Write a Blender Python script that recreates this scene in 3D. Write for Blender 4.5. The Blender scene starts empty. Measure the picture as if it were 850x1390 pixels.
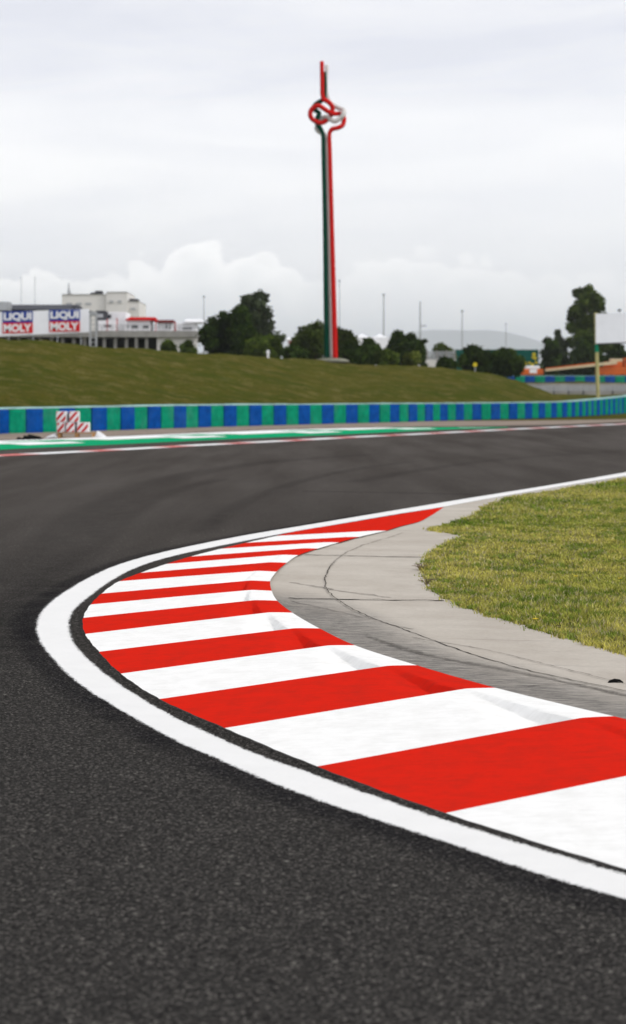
import bpy, bmesh, math, random
import numpy as np
from mathutils import Vector, Matrix
from mathutils.geometry import tessellate_polygon
random.seed(7); rng = np.random.default_rng(11)
C = bpy.context.scene
COL = C.collection
F, H, HY, CX = 2479.0, 1.55, 535.0, 425.0     # focal length in photo pixels, eye height, horizon row, centre column

# ------------------------------------------------------------------ helpers
def P(x, y, z=0.0):
    d = F * (H - z) / (y - HY)
    return Vector(((x - CX) * d / F, d, z))
def Q(x, y, d):
    return Vector(((x - CX) * d / F, d, H + (HY - y) * d / F))
def tag(o, label=None, cat=None, group=None, kind=None):
    if label: o['label'] = label
    if cat: o['category'] = cat
    if group: o['group'] = group
    if kind: o['kind'] = kind
    return o
def empty(name, loc=(0, 0, 0), rz=0.0):
    o = bpy.data.objects.new(name, None); COL.objects.link(o)
    o.location = loc; o.rotation_euler = (0, 0, rz); o.empty_display_size = 0.3
    return o
def mesh(name, vs, fs, mats, parent=None, smooth=False, mi=None, uv=None, col=None, colname='tint'):
    me = bpy.data.meshes.new(name)
    me.from_pydata([tuple(v) for v in vs], [], [tuple(f) for f in fs])
    if not isinstance(mats, (list, tuple)): mats = [mats]
    for m in mats: me.materials.append(m)
    if mi is not None: me.polygons.foreach_set('material_index', np.asarray(mi, dtype=np.int32))
    if smooth: me.polygons.foreach_set('use_smooth', np.ones(len(me.polygons), dtype=bool))
    if uv is not None:
        l = me.uv_layers.new(name='UVMap')
        idx = np.zeros(len(me.loops), dtype=np.int32); me.loops.foreach_get('vertex_index', idx)
        l.data.foreach_set('uv', np.asarray(uv, dtype=np.float32)[idx].ravel())
    if col is not None:
        a = me.color_attributes.new(colname, 'FLOAT_COLOR', 'POINT')
        a.data.foreach_set('color', np.asarray(col, dtype=np.float32).ravel())
    me.update()
    o = bpy.data.objects.new(name, me); COL.objects.link(o)
    if parent: o.parent = parent
    return o
class MB:
    def __init__(s): s.v = []; s.f = []; s.m = []
    def add(s, vs, fs, m=0):
        b = len(s.v); s.v += [tuple(v) for v in vs]
        for f in fs: s.f.append(tuple(b + i for i in f)); s.m.append(m)
    def box(s, a, b, m=0, rz=0.0, bev=0.0):
        x0, y0, z0 = a; x1, y1, z1 = b
        if bev <= 0:
            vs = [(x0,y0,z0),(x1,y0,z0),(x1,y1,z0),(x0,y1,z0),(x0,y0,z1),(x1,y0,z1),(x1,y1,z1),(x0,y1,z1)]
            s.add(vs, [(0,3,2,1),(4,5,6,7),(0,1,5,4),(1,2,6,5),(2,3,7,6),(3,0,4,7)], m); return
        bm = bmesh.new(); bmesh.ops.create_cube(bm, size=1)
        for v in bm.verts:
            v.co = Vector(((x0+x1)/2 + v.co.x*(x1-x0), (y0+y1)/2 + v.co.y*(y1-y0), (z0+z1)/2 + v.co.z*(z1-z0)))
        bmesh.ops.bevel(bm, geom=list(bm.edges), offset=bev, segments=2, affect='EDGES', profile=0.6)
        bm.verts.index_update()
        s.add([v.co[:] for v in bm.verts], [[v.index for v in f.verts] for f in bm.faces], m); bm.free()
    def tube(s, pts, rad, n=10, m=0, cap=True):
        pts = [Vector(p) for p in pts]
        if not isinstance(rad, (list, tuple)): rad = [rad] * len(pts)
        ring = []; up = None
        for i, p in enumerate(pts):
            t = (pts[min(i+1, len(pts)-1)] - pts[max(i-1, 0)]).normalized()
            if up is None:
                up = Vector((0, 0, 1)) if abs(t.z) < 0.9 else Vector((1, 0, 0))
            up = (up - t * up.dot(t)).normalized()
            sd = t.cross(up)
            ring.append([p + (up * math.cos(a) + sd * math.sin(a)) * rad[i] for a in [2*math.pi*k/n for k in range(n)]])
        vs = [v for r in ring for v in r]; fs = []
        for i in range(len(pts)-1):
            for k in range(n):
                fs.append((i*n+k, i*n+(k+1) % n, (i+1)*n+(k+1) % n, (i+1)*n+k))
        if cap: fs += [tuple(range(n))[::-1], tuple((len(pts)-1)*n + k for k in range(n))]
        s.add(vs, fs, m)
    def build(s, name, mats, parent=None, smooth=False):
        return mesh(name, s.v, s.f, mats, parent, smooth, s.m)
def bxq(mb, x0, x1, y0, y1, d, dep, m=0, bev=0.0):
    """box whose front face covers a traced rectangle at distance d and goes dep metres back"""
    a = Q(x0, y1, d); b = Q(x1, y0, d)
    mb.box((a.x, d, a.z), (b.x, d + dep, b.z), m, bev=bev)
def catmull(pts, n=8):
    pts = [Vector(p) for p in pts]; out = []
    for i in range(len(pts)-1):
        p0 = pts[max(i-1, 0)]; p1 = pts[i]; p2 = pts[i+1]; p3 = pts[min(i+2, len(pts)-1)]
        # centripetal-ish: non-uniform tangents
        d1 = max((p2-p1).length, 1e-6)
        da = max((p1-p0).length, 1e-6); dc = max((p3-p2).length, 1e-6)
        m1 = ((p1-p0)/da * d1/(da+d1) + (p2-p1)/d1 * da/(da+d1)) * d1 if i > 0 else (p2-p1)
        m2 = ((p2-p1)/d1 * dc/(dc+d1) + (p3-p2)/dc * d1/(dc+d1)) * d1 if i < len(pts)-2 else (p2-p1)
        for k in range(n):
            t = k/n; t2 = t*t; t3 = t2*t
            out.append(p1*(2*t3-3*t2+1) + m1*(t3-2*t2+t) + p2*(-2*t3+3*t2) + m2*(t3-t2))
    out.append(pts[-1]); return out
def resample(pts, n):
    L = [0.0]
    for i in range(1, len(pts)): L.append(L[-1] + (pts[i]-pts[i-1]).length)
    out = []
    for k in range(n):
        s = L[-1]*k/(n-1)
        i = int(np.searchsorted(L, s)); i = min(max(i, 1), len(pts)-1)
        t = (s-L[i-1])/max(L[i]-L[i-1], 1e-9)
        out.append(pts[i-1].lerp(pts[i], t))
    return out
def step_pts(pts, step):
    L = sum((pts[i]-pts[i-1]).length for i in range(1, len(pts)))
    return resample(pts, max(2, int(L/step)+1))
def ribbon(a, b, name, mat, z=None, parent=None, uvs=True):
    """sheet between two curves with as many points each; U is the length, V runs across"""
    n = len(a); vs = []; uv = []; s = 0
    for i in range(n):
        if i: s += ((a[i]-a[i-1]).length + (b[i]-b[i-1]).length)/2
        p, q = a[i].copy(), b[i].copy()
        if z is not None: p.z = z; q.z = z
        vs += [p, q]; uv += [(s, 0), (s, 1)]
    fs = [(2*i, 2*i+1, 2*i+3, 2*i+2) for i in range(n-1)]
    nx = (vs[1]-vs[0]).cross(vs[2]-vs[0]).z
    if nx < 0: fs = [f[::-1] for f in fs]
    if nx > 0: fs = fs
    o = mesh(name, vs, fs, mat, parent, False, uv=uv)
    up = sum(p.normal.z for p in o.data.polygons)
    if up < 0: o.data.flip_normals()
    return o
def offset_curve(pts, w):
    out = []
    for i, p in enumerate(pts):
        t = pts[min(i+1, len(pts)-1)] - pts[max(i-1, 0)]; t.z = 0; t.normalize()
        out.append(p + Vector((t.y, -t.x, 0)) * w)
    return out
def poly_sheet(name, pts, mat, parent=None, col=None):
    tris = tessellate_polygon([[Vector(p) for p in pts]])
    o = mesh(name, pts, tris, mat, parent, col=col)
    bm = bmesh.new(); bm.from_mesh(o.data)
    for f in bm.faces:
        f.normal_update()
        if f.normal.z < 0: f.normal_flip()
    bm.to_mesh(o.data); bm.free()
    return o

# ------------------------------------------------------------------ node helpers
class NT:
    def __init__(s, tree): s.t = tree; s.n = tree.nodes; s.l = tree.links
    def new(s, typ, **kw):
        n = s.n.new(typ)
        for k, v in kw.items(): setattr(n, k, v)
        return n
    def link(s, a, b): s.l.new(a, b)
    def setin(s, sock, v):
        if isinstance(v, bpy.types.NodeSocket): s.l.new(v, sock)
        else: sock.default_value = v
    def math(s, op, a, b=0.0, c=None, clamp=False):
        n = s.new('ShaderNodeMath', operation=op); n.use_clamp = clamp
        s.setin(n.inputs[0], a); s.setin(n.inputs[1], b)
        if c is not None: s.setin(n.inputs[2], c)
        return n.outputs[0]
    def noise(s, vec, scale, detail=4, rough=0.55, dist=0.0):
        n = s.new('ShaderNodeTexNoise'); n.inputs['Scale'].default_value = scale
        n.inputs['Detail'].default_value = detail; n.inputs['Roughness'].default_value = rough
        n.inputs['Distortion'].default_value = dist
        if vec is not None: s.link(vec, n.inputs['Vector'])
        return n.outputs[0]
    def ramp(s, fac, stops, interp='LINEAR'):
        n = s.new('ShaderNodeValToRGB'); cr = n.color_ramp; cr.interpolation = interp
        while len(cr.elements) < len(stops): cr.elements.new(0.5)
        for e, (p, c) in zip(cr.elements, stops):
            e.position = p; e.color = (c, c, c, 1) if isinstance(c, (int, float)) else (*c, 1)
        s.setin(n.inputs[0], fac); return n.outputs[0]
    def mix(s, fac, a, b, mode='MIX'):
        n = s.new('ShaderNodeMix', data_type='RGBA', blend_type=mode)
        s.setin(n.inputs[0], fac)
        for sock, v in ((n.inputs[6], a), (n.inputs[7], b)):
            if isinstance(v, bpy.types.NodeSocket): s.l.new(v, sock)
            else: sock.default_value = (*v, 1) if len(v) == 3 else v
        return n.outputs[2]
    def coords(s, which='Object', scale=(1, 1, 1), rot=(0, 0, 0)):
        tc = s.new('ShaderNodeTexCoord'); m = s.new('ShaderNodeMapping')
        m.inputs['Scale'].default_value = scale; m.inputs['Rotation'].default_value = rot
        s.link(tc.outputs[which], m.inputs[0]); return m.outputs[0]
def material(name):
    m = bpy.data.materials.new(name); m.use_nodes = True
    t = NT(m.node_tree); b = m.node_tree.nodes['Principled BSDF']
    return m, t, b
def simple(name, col, rough=0.6, var=0.12, scale=3.0, bump=0.0, metal=0.0, dirt=None):
    """paint, metal or stone with uneven colour and an optional dirt tint"""
    m, t, b = material(name)
    v = t.coords()
    n = t.noise(v, scale, 6, 0.6)
    lo = tuple(c*(1-var) for c in col); hi = tuple(min(1, c*(1+var)) for c in col)
    c = t.mix(t.ramp(n, [(0.3, 0.0), (0.7, 1.0)]), lo, hi)
    if dirt:
        k = t.ramp(t.noise(v, scale*0.37, 8, 0.7), [(0.5, 0.0), (0.75, 0.6)])
        c = t.mix(k, c, dirt)
    t.link(c, b.inputs['Base Color']); b.inputs['Roughness'].default_value = rough
    b.inputs['Specular IOR Level'].default_value = 0.0 if rough > 0.35 else (0.12 if rough > 0.2 else 0.5)
    b.inputs['Metallic'].default_value = metal
    if bump:
        bp = t.new('ShaderNodeBump'); bp.inputs['Strength'].default_value = bump; bp.inputs['Distance'].default_value = 0.02
        t.link(t.noise(v, scale*6, 6, 0.6), bp.inputs['Height']); t.link(bp.outputs[0], b.inputs['Normal'])
    return m

# ------------------------------------------------------------------ materials
def asphalt_mat(name, dark=1.0):
    m, t, b = material(name)
    v = t.coords()
    fine = t.noise(v, 48, 5, 0.9)
    grit = t.new('ShaderNodeTexVoronoi'); grit.inputs['Scale'].default_value = 80; t.link(v, grit.inputs['Vector'])
    mid = t.noise(v, 22, 5, 0.7)
    big = t.noise(v, 0.35, 4, 0.5)
    streak = t.noise(t.coords(scale=(0.5, 0.055, 1), rot=(0, 0, -0.42)), 1.6, 4, 0.55)
    base = t.ramp(fine, [(0.38, (0.004*dark, 0.004*dark, 0.004*dark)), (0.5, (0.045*dark, 0.043*dark, 0.042*dark)),
                         (0.60, (0.105*dark, 0.097*dark, 0.088*dark)), (0.72, (0.24, 0.22, 0.195))])
    base = t.mix(t.ramp(mid, [(0.3, 0.0), (0.7, 1.0)]), t.mix(0.45, base, (0.012, 0.012, 0.012)), base)
    # brown racing line; grazing sheen is painted in as paler colour with distance
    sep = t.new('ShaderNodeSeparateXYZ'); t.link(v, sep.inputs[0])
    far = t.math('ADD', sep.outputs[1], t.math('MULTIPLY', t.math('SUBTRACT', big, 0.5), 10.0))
    far_sheen = t.ramp(t.math('DIVIDE', far, 60.0), [(0.17, 0.0), (0.32, 0.62), (0.5, 0.85), (0.7, 0.95), (1.0, 1.0)])
    sheen_col = t.mix(t.ramp(streak, [(0.35, 0.0), (0.65, 1.0)]), (0.068, 0.059, 0.052), (0.108, 0.096, 0.087))
    sheen_col = t.mix(0.35, sheen_col, base)
    cell = t.new('ShaderNodeTexVoronoi'); cell.inputs['Scale'].default_value = 125; t.link(v, cell.inputs['Vector'])
    csep = t.new('ShaderNodeSeparateColor'); t.link(cell.outputs['Color'], csep.inputs[0])
    base = t.mix(0.55, base, t.ramp(csep.outputs[0], [(0.0, (0.005, 0.005, 0.005)), (0.45, (0.021, 0.020, 0.019)), (0.8, (0.048, 0.045, 0.042)), (0.93, (0.10, 0.094, 0.086)), (1.0, (0.24, 0.22, 0.20))]))
    c = t.mix(far_sheen, base, sheen_col)
    c = t.mix(t.math('MULTIPLY', t.ramp(sep.outputs[1], [(0.0, 0.0), (1.0, 1.0)]), 0.0), c, c)
    stone = t.ramp(grit.outputs['Color'], [(0.90, 0.0), (0.97, 0.7)])
    c = t.mix(stone, c, (0.20, 0.19, 0.17))
    t.link(c, b.inputs['Base Color']); b.inputs['Roughness'].default_value = 0.85
    b.inputs['Specular IOR Level'].default_value = 0.0
    bp = t.new('ShaderNodeBump'); bp.inputs['Strength'].default_value = 0.6; bp.inputs['Distance'].default_value = 0.008
    hgt = t.math('ADD', t.math('MULTIPLY', grit.outputs['Distance'], -0.6), t.noise(v, 60, 4, 0.7))
    t.link(hgt, bp.inputs['Height']); t.link(bp.outputs[0], b.inputs['Normal'])
    return m
M = {}
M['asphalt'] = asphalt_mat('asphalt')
M['joint_asphalt'] = asphalt_mat('joint asphalt', 0.65)

def road_paint(name, col, feather=0.17, wear=0.03):
    """paint rolled on asphalt: V runs 0..1 across, with a rough sprayed edge"""
    m, t, b = material(name)
    uvn = t.new('ShaderNodeTexCoord'); sep = t.new('ShaderNodeSeparateXYZ'); t.link(uvn.outputs['UV'], sep.inputs[0])
    v = t.coords()
    edge = t.math('MINIMUM', sep.outputs[1], t.math('SUBTRACT', 1.0, sep.outputs[1]))
    n = t.noise(v, 110, 4, 0.75)
    thr = t.math('ADD', t.math('MULTIPLY', t.math('SUBTRACT', n, 0.36), feather*2.4), t.math('MULTIPLY', t.math('SUBTRACT', t.noise(v, 9, 3, 0.6), 0.5), feather*0.7))
    a = t.math('MULTIPLY', t.math('SUBTRACT', edge, thr), 30.0, clamp=True)
    pits = t.ramp(t.noise(v, 70, 5, 0.8), [(0.24, 0.0), (0.30, 1.0)])
    grime = t.ramp(t.noise(v, 5, 8, 0.7), [(0.35, 0.0), (0.8, 1.0)])
    c = t.mix(t.math('MULTIPLY', grime, 0.25), col, tuple(x*0.72 for x in col))
    c = t.mix(t.math('MULTIPLY', t.math('SUBTRACT', 1.0, pits), 0.5), c, (0.25, 0.24, 0.23))
    t.link(c, b.inputs['Base Color']); b.inputs['Roughness'].default_value = 0.62; b.inputs['Specular IOR Level'].default_value = 0.0
    t.link(a, b.inputs['Alpha'])
    bp = t.new('ShaderNodeBump'); bp.inputs['Strength'].default_value = 0.45; bp.inputs['Distance'].default_value = 0.005
    t.link(t.noise(v, 85, 4, 0.7), bp.inputs['Height']); t.link(bp.outputs[0], b.inputs['Normal'])
    return m
M['line_white'] = road_paint('white line paint', (0.76, 0.755, 0.745))

def soft_mark(name, col, strength, lo=0.25):
    """rubber or old black paint soaked into the asphalt, fading at both sides (V 0..1)"""
    m, t, b = material(name)
    uvn = t.new('ShaderNodeTexCoord'); sep = t.new('ShaderNodeSeparateXYZ'); t.link(uvn.outputs['UV'], sep.inputs[0])
    v = t.coords()
    e = t.math('MULTIPLY', t.math('MULTIPLY', sep.outputs[1], t.math('SUBTRACT', 1.0, sep.outputs[1])), 4.0)
    n = t.ramp(t.noise(v, 3.0, 6, 0.65), [(lo, 0.0), (0.75, 1.0)])
    f = t.ramp(t.noise(v, 70, 3, 0.7), [(0.3, 0.2), (0.6, 1.0)])
    a = t.math('MULTIPLY', t.math('MULTIPLY', e, n), t.math('MULTIPLY', f, strength), clamp=True)
    b.inputs['Base Color'].default_value = (*col, 1); b.inputs['Roughness'].default_value = 0.8
    b.inputs['Specular IOR Level'].default_value = 0.0
    t.link(a, b.inputs['Alpha']); return m
M['rubber_mark'] = soft_mark('rubber mark', (0.012, 0.012, 0.013), 0.30)
M['edge_black'] = soft_mark('old black paint', (0.012, 0.012, 0.016), 0.6, 0.0)
M['seam_dark'] = soft_mark('asphalt seam', (0.010, 0.010, 0.010), 0.9, 0.0)

def kerb_paint(name, col, grime_col, gr=0.35):
    m, t, b = material(name)
    v = t.coords()
    n1 = t.noise(t.coords(scale=(1, 1, 1)), 7, 8, 0.7)
    brush = t.noise(t.coords(scale=(1.2, 9, 1), rot=(0, 0, -0.5)), 6, 5, 0.65)
    speck = t.new('ShaderNodeTexVoronoi'); speck.inputs['Scale'].default_value = 42; t.link(v, speck.inputs['Vector'])
    c = t.mix(t.math('MULTIPLY', t.ramp(n1, [(0.45, 0.0), (0.85, 1.0)]), gr), col, grime_col)
    c = t.mix(t.math('MULTIPLY', t.ramp(brush, [(0.45, 0.0), (0.75, 1.0)]), gr*0.5), c, grime_col)
    sel = t.ramp(speck.outputs['Color'], [(0.93, 0.0), (0.95, 1.0)])
    dot = t.math('MULTIPLY', sel, t.ramp(speck.outputs['Distance'], [(0.08, 1.0), (0.16, 0.0)]))
    c = t.mix(t.math('MULTIPLY', dot, 0.5), c, (0.08, 0.07, 0.06))
    t.link(c, b.inputs['Base Color'])
    t.link(t.ramp(n1, [(0.3, 0.45), (0.8, 0.65)]), b.inputs['Roughness']); b.inputs['Specular IOR Level'].default_value = 0.0
    bp = t.new('ShaderNodeBump'); bp.inputs['Strength'].default_value = 0.35; bp.inputs['Distance'].default_value = 0.006
    h = t.math('ADD', t.noise(v, 60, 6, 0.75), t.math('MULTIPLY', t.noise(v, 4.5, 3, 0.5), 0.6))
    t.link(h, bp.inputs['Height']); t.link(bp.outputs[0], b.inputs['Normal'])
    return m
M['kerb_red'] = kerb_paint('red kerb paint', (0.62, 0.018, 0.009), (0.36, 0.022, 0.014), 0.75)
M['kerb_white'] = kerb_paint('white kerb paint', (0.84, 0.835, 0.82), (0.56, 0.55, 0.52), 0.5)
M['kerb_side'] = simple('bare kerb concrete', (0.10, 0.095, 0.09), 0.9, 0.3, 20, 0.5)

# concrete of the apron
def concrete_mat():
    m, t, b = material('apron concrete')
    v = t.coords()
    at = t.new('ShaderNodeAttribute'); at.attribute_name = 'tint'
    asep = t.new('ShaderNodeSeparateColor'); t.link(at.outputs['Color'], asep.inputs[0])
    w = asep.outputs[0]
    n1 = t.noise(v, 1.3, 8, 0.65); n2 = t.noise(v, 30, 6, 0.75)
    c = t.mix(t.ramp(n1, [(0.3, 0.0), (0.7, 1.0)]), (0.41, 0.368, 0.318), (0.52, 0.478, 0.422))
    c = t.mix(t.math('MULTIPLY', t.ramp(n2, [(0.4, 0.0), (0.8, 1.0)]), 0.35), c, (0.26, 0.24, 0.22))
    # scrapes cut by cars that cross the kerb
    sc = t.noise(t.coords(scale=(0.9, 13, 1), rot=(0, 0, 0.10)), 8.0, 6, 0.8, 0.5)
    sc2 = t.noise(t.coords(scale=(1.1, 22, 1), rot=(0, 0, -0.05)), 9.0, 5, 0.8, 0.4)
    s = t.math('ADD', t.ramp(sc, [(0.47, 0.0), (0.56, 1.0)]), t.ramp(sc2, [(0.48, 0.0), (0.60, 0.8)]), clamp=True)
    wm = t.math('ADD', w, t.math('MULTIPLY', t.math('SUBTRACT', n1, 0.5), 0.5))
    k = t.math('MULTIPLY', s, t.ramp(wm, [(0.28, 0.0), (0.70, 0.80)]))
    c = t.mix(t.math('MULTIPLY', t.ramp(wm, [(0.3, 0.0), (0.8, 0.5)]), 0.9), c, (0.295, 0.28, 0.262))
    c = t.mix(k, c, (0.075, 0.073, 0.072))
    # sparse long tyre strokes further out
    st = t.noise(t.coords(scale=(0.30, 6, 1), rot=(0, 0, 0.55)), 2.2, 5, 0.65, 0.2)
    c = t.mix(t.math('MULTIPLY', t.ramp(st, [(0.60, 0.0), (0.68, 1.0)]), 0.22), c, (0.14, 0.135, 0.13))
    t.link(c, b.inputs['Base Color']); b.inputs['Roughness'].default_value = 0.85; b.inputs['Specular IOR Level'].default_value = 0.0
    bp = t.new('ShaderNodeBump'); bp.inputs['Strength'].default_value = 0.5; bp.inputs['Distance'].default_value = 0.006
    t.link(t.math('SUBTRACT', n2, t.math('MULTIPLY', k, 0.8)), bp.inputs['Height']); t.link(bp.outputs[0], b.inputs['Normal'])
    return m
M['apron'] = concrete_mat()
M['crack'] = simple('dark joint', (0.055, 0.050, 0.045), 0.95, 0.4, 30)
M['crack_soft'] = soft_mark('hairline ridge', (0.12, 0.11, 0.10), 0.9, 0.0)

def ground_mat():
    m, t, b = material('rough mown grass')
    v = t.coords()
    n1 = t.noise(v, 0.10, 5, 0.6); n2 = t.noise(v, 0.9, 6, 0.7); n3 = t.noise(v, 6.0, 5, 0.75)
    streak = t.noise(t.coords(scale=(0.25, 1.0, 1), rot=(0, 0, 1.0)), 0.9, 5, 0.65)
    c = t.mix(t.ramp(n1, [(0.35, 0.0), (0.65, 1.0)]), (0.062, 0.078, 0.009), (0.115, 0.104, 0.018))
    c = t.mix(t.ramp(streak, [(0.4, 0.0), (0.65, 0.6)]), c, (0.098, 0.080, 0.020))
    c = t.mix(t.ramp(n2, [(0.50, 0.0), (0.62, 0.62)]), c, (0.21, 0.17, 0.065))
    c = t.mix(t.ramp(n3, [(0.4, 0.55), (0.6, 0.0)]), c, (0.026, 0.034, 0.005))
    c = t.mix(t.ramp(t.noise(v, 0.35, 5, 0.65), [(0.36, 0.7), (0.52, 0.0)]), c, (0.045, 0.062, 0.008))
    t.link(c, b.inputs['Base Color']); b.inputs['Roughness'].default_value = 0.95
    b.inputs['Specular IOR Level'].default_value = 0.0
    bp = t.new('ShaderNodeBump'); bp.inputs['Strength'].default_value = 0.9; bp.inputs['Distance'].default_value = 0.15
    t.link(t.math('ADD', n3, t.math('MULTIPLY', n2, 2.0)), bp.inputs['Height']); t.link(bp.outputs[0], b.inputs['Normal'])
    return m
M['ground'] = ground_mat()
def turf_mat():
    m, t, b = material('turf soil')
    v = t.coords()
    n1 = t.noise(v, 0.8, 5, 0.6); n2 = t.noise(v, 9.0, 6, 0.75)
    c = t.mix(t.ramp(n1, [(0.35, 0.0), (0.65, 1.0)]), (0.085, 0.100, 0.018), (0.135, 0.125, 0.035))
    c = t.mix(t.ramp(n2, [(0.40, 0.9), (0.62, 0.0)]), c, (0.055, 0.050, 0.022))
    t.link(c, b.inputs['Base Color']); b.inputs['Roughness'].default_value = 0.95; b.inputs['Specular IOR Level'].default_value = 0.0
    bp = t.new('ShaderNodeBump'); bp.inputs['Strength'].default_value = 1.0; bp.inputs['Distance'].default_value = 0.03
    t.link(n2, bp.inputs['Height']); t.link(bp.outputs[0], b.inputs['Normal'])
    return m
M['turf'] = turf_mat()
def blade_mat():
    m, t, b = material('grass blades')
    at = t.new('ShaderNodeAttribute'); at.attribute_name = 'tint'
    t.link(at.outputs['Color'], b.inputs['Base Color']); b.inputs['Roughness'].default_value = 0.6
    b.inputs['Specular IOR Level'].default_value = 0.0
    tr = t.new('ShaderNodeBsdfTranslucent'); t.link(at.outputs['Color'], tr.inputs[0])
    ms = t.new('ShaderNodeMixShader'); ms.inputs[0].default_value = 0.3
    out = [n for n in t.n if n.type == 'OUTPUT_MATERIAL'][0]
    t.link(b.outputs[0], ms.inputs[1]); t.link(tr.outputs[0], ms.inputs[2]); t.link(ms.outputs[0], out.inputs[0])
    return m
M['blade'] = blade_mat()
M['leaf'] = blade_mat(); M['leaf'].name = 'leaves'
M['bark'] = simple('bark', (0.09, 0.07, 0.05), 0.9, 0.3, 4, 0.5)

M['gravel'] = simple('dusty gravel', (0.25, 0.205, 0.17), 0.95, 0.25, 0.8, 0.5)
M['stack_green'] = simple('green barrier paint', (0.003, 0.21, 0.115), 0.55, 0.25, 2.5, 0.3, dirt=(0.05, 0.20, 0.15))
M['stack_blue'] = simple('blue barrier paint', (0.003, 0.058, 0.26), 0.55, 0.25, 2.5, 0.3, dirt=(0.03, 0.09, 0.25))
M['stack_top'] = simple('pale barrier cap', (0.33, 0.52, 0.50), 0.6, 0.25, 1.5)
M['tyre'] = simple('tyre rubber', (0.02, 0.02, 0.02), 0.8)
M['white'] = simple('white paint', (0.80, 0.80, 0.82), 0.5, 0.06, 1.5)
M['board_white'] = simple('white board', (0.84, 0.85, 0.89), 0.5, 0.04, 1.0)
M['grey_metal'] = simple('grey galvanised metal', (0.38, 0.39, 0.40), 0.45, 0.12, 2, metal=0.4)
M['dark_metal'] = simple('dark metal', (0.06, 0.062, 0.07), 0.5, 0.15, 2)
M['roof_dark'] = simple('dark roof sheet', (0.085, 0.088, 0.10), 0.45, 0.15, 0.8)
M['concrete'] = simple('weathered concrete', (0.30, 0.29, 0.27), 0.9, 0.2, 0.8, 0.3)
M['beige_wall'] = simple('beige rendered wall', (0.68, 0.66, 0.63), 0.85, 0.05, 0.3)
M['mound'] = simple('mossy concrete mound', (0.19, 0.19, 0.15), 0.9, 0.3, 1.5)
M['glass'] = simple('dark window glass', (0.03, 0.035, 0.045), 0.15, 0.2, 1.0)
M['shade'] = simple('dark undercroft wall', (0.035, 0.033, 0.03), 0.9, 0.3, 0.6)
M['logo_blue'] = simple('logo blue', (0.02, 0.05, 0.28), 0.5, 0.04)
M['logo_red'] = simple('logo red', (0.60, 0.015, 0.02), 0.5, 0.04)
M['letter'] = simple('letter white', (0.80, 0.80, 0.82), 0.5, 0.02)
M['red'] = simple('red paint', (0.45, 0.012, 0.012), 0.4, 0.1, 1.0)
M['mast_red'] = simple('mast red paint', (0.52, 0.012, 0.010), 0.5, 0.10, 0.6)
M['mast_green'] = simple('mast green paint', (0.003, 0.045, 0.026), 0.5, 0.15, 0.6)
M['mast_white'] = simple('mast white paint', (0.60, 0.58, 0.56), 0.35, 0.08, 0.6)
M['maroon'] = simple('maroon canvas', (0.12, 0.02, 0.02), 0.7)
M['hoarding'] = simple('teal hoarding', (0.004, 0.075, 0.060), 0.6, 0.15, 0.5)
M['yellow'] = simple('yellow print', (0.62, 0.50, 0.03), 0.6, 0.1)
M['orange'] = simple('orange machine paint', (0.60, 0.13, 0.03), 0.4, 0.12, 1.0)
M['cream'] = simple('cream machine paint', (0.60, 0.50, 0.33), 0.5, 0.1)
M['post_wood'] = simple('pale yellow post', (0.42, 0.38, 0.17), 0.7, 0.15, 1.5)
M['post_green'] = simple('green post band', (0.01, 0.22, 0.12), 0.6)
M['pallet'] = simple('pallet wood', (0.36, 0.20, 0.09), 0.85, 0.3, 6, 0.4)
M['sack'] = simple('white plastic sheet', (0.68, 0.68, 0.70), 0.4, 0.08, 4, 0.5)
M['block'] = simple('white foam block', (0.66, 0.65, 0.66), 0.6, 0.1, 6)
M['hill'] = simple('wooded hill', (0.06, 0.075, 0.07), 1.0, 0.3, 0.002)
M['rubber_bit'] = simple('torn rubber', (0.010, 0.010, 0.010), 0.7, 0.3, 30, 0.6)

# ------------------------------------------------------------------ terrain
B1 = [(-40, 590.5, 555), (0, 589, 554), (140, 584.6, 551.3), (280, 580, 549), (425, 576, 548), (530, 573.4, 547.2), (640, 570, 546.6), (700, 568.6, 546)]
bar_base = [P(x, yb) for x, yb, yt in B1]; bar_top = []
for (x, yb, yt), p in zip(B1, bar_base): bar_top.append(H + (HY - yt)*p.y/F)
for x, d, yb, yt in [(760, 121, 566.5, 545), (810, 132, 563.8, 541.5), (850, 145, 561, 537.5), (885, 162, 557, 533)]:
    q = Q(x, yb, d); bar_base.append(q); bar_top.append(Q(x, yt, d).z)
bar_base = [Vector((-29, 44, 0)), Vector((-20.5, 58, 0))] + bar_base; bar_top = [1.0, 1.0] + bar_top
px_of = lambda p: CX + p.x/p.y*F
bpx = [-3200] + [px_of(p) for p in bar_base] + [1500, 4000]
bd = [22] + [p.y for p in bar_base] + [190, 210]
bz = [0] + [p.z for p in bar_base] + [0.8, 0.8]
cre = [(-3200, 380, 40), (-600, 432, 92), (-200, 447, 100), (0, 457, 105), (50, 460.5, 107), (100, 465.5, 110), (150, 470, 113), (212, 474, 117), (300, 481, 124), (350, 484, 128),
       (400, 487, 134), (450, 490.5, 140), (500, 494.5, 143), (550, 496, 146), (600, 498.5, 148), (630, 501, 149), (664, 507, 150), (706, 518, 150),
       (730, 526.7, 150), (755, 537, 150), (788, 544, 150), (850, 546, 160), (1000, 548, 180), (1500, 548, 200), (4000, 548, 230)]
cpx = [c[0] for c in cre]; cy = [c[1] for c in cre]; cd = [c[2] for c in cre]
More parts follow.
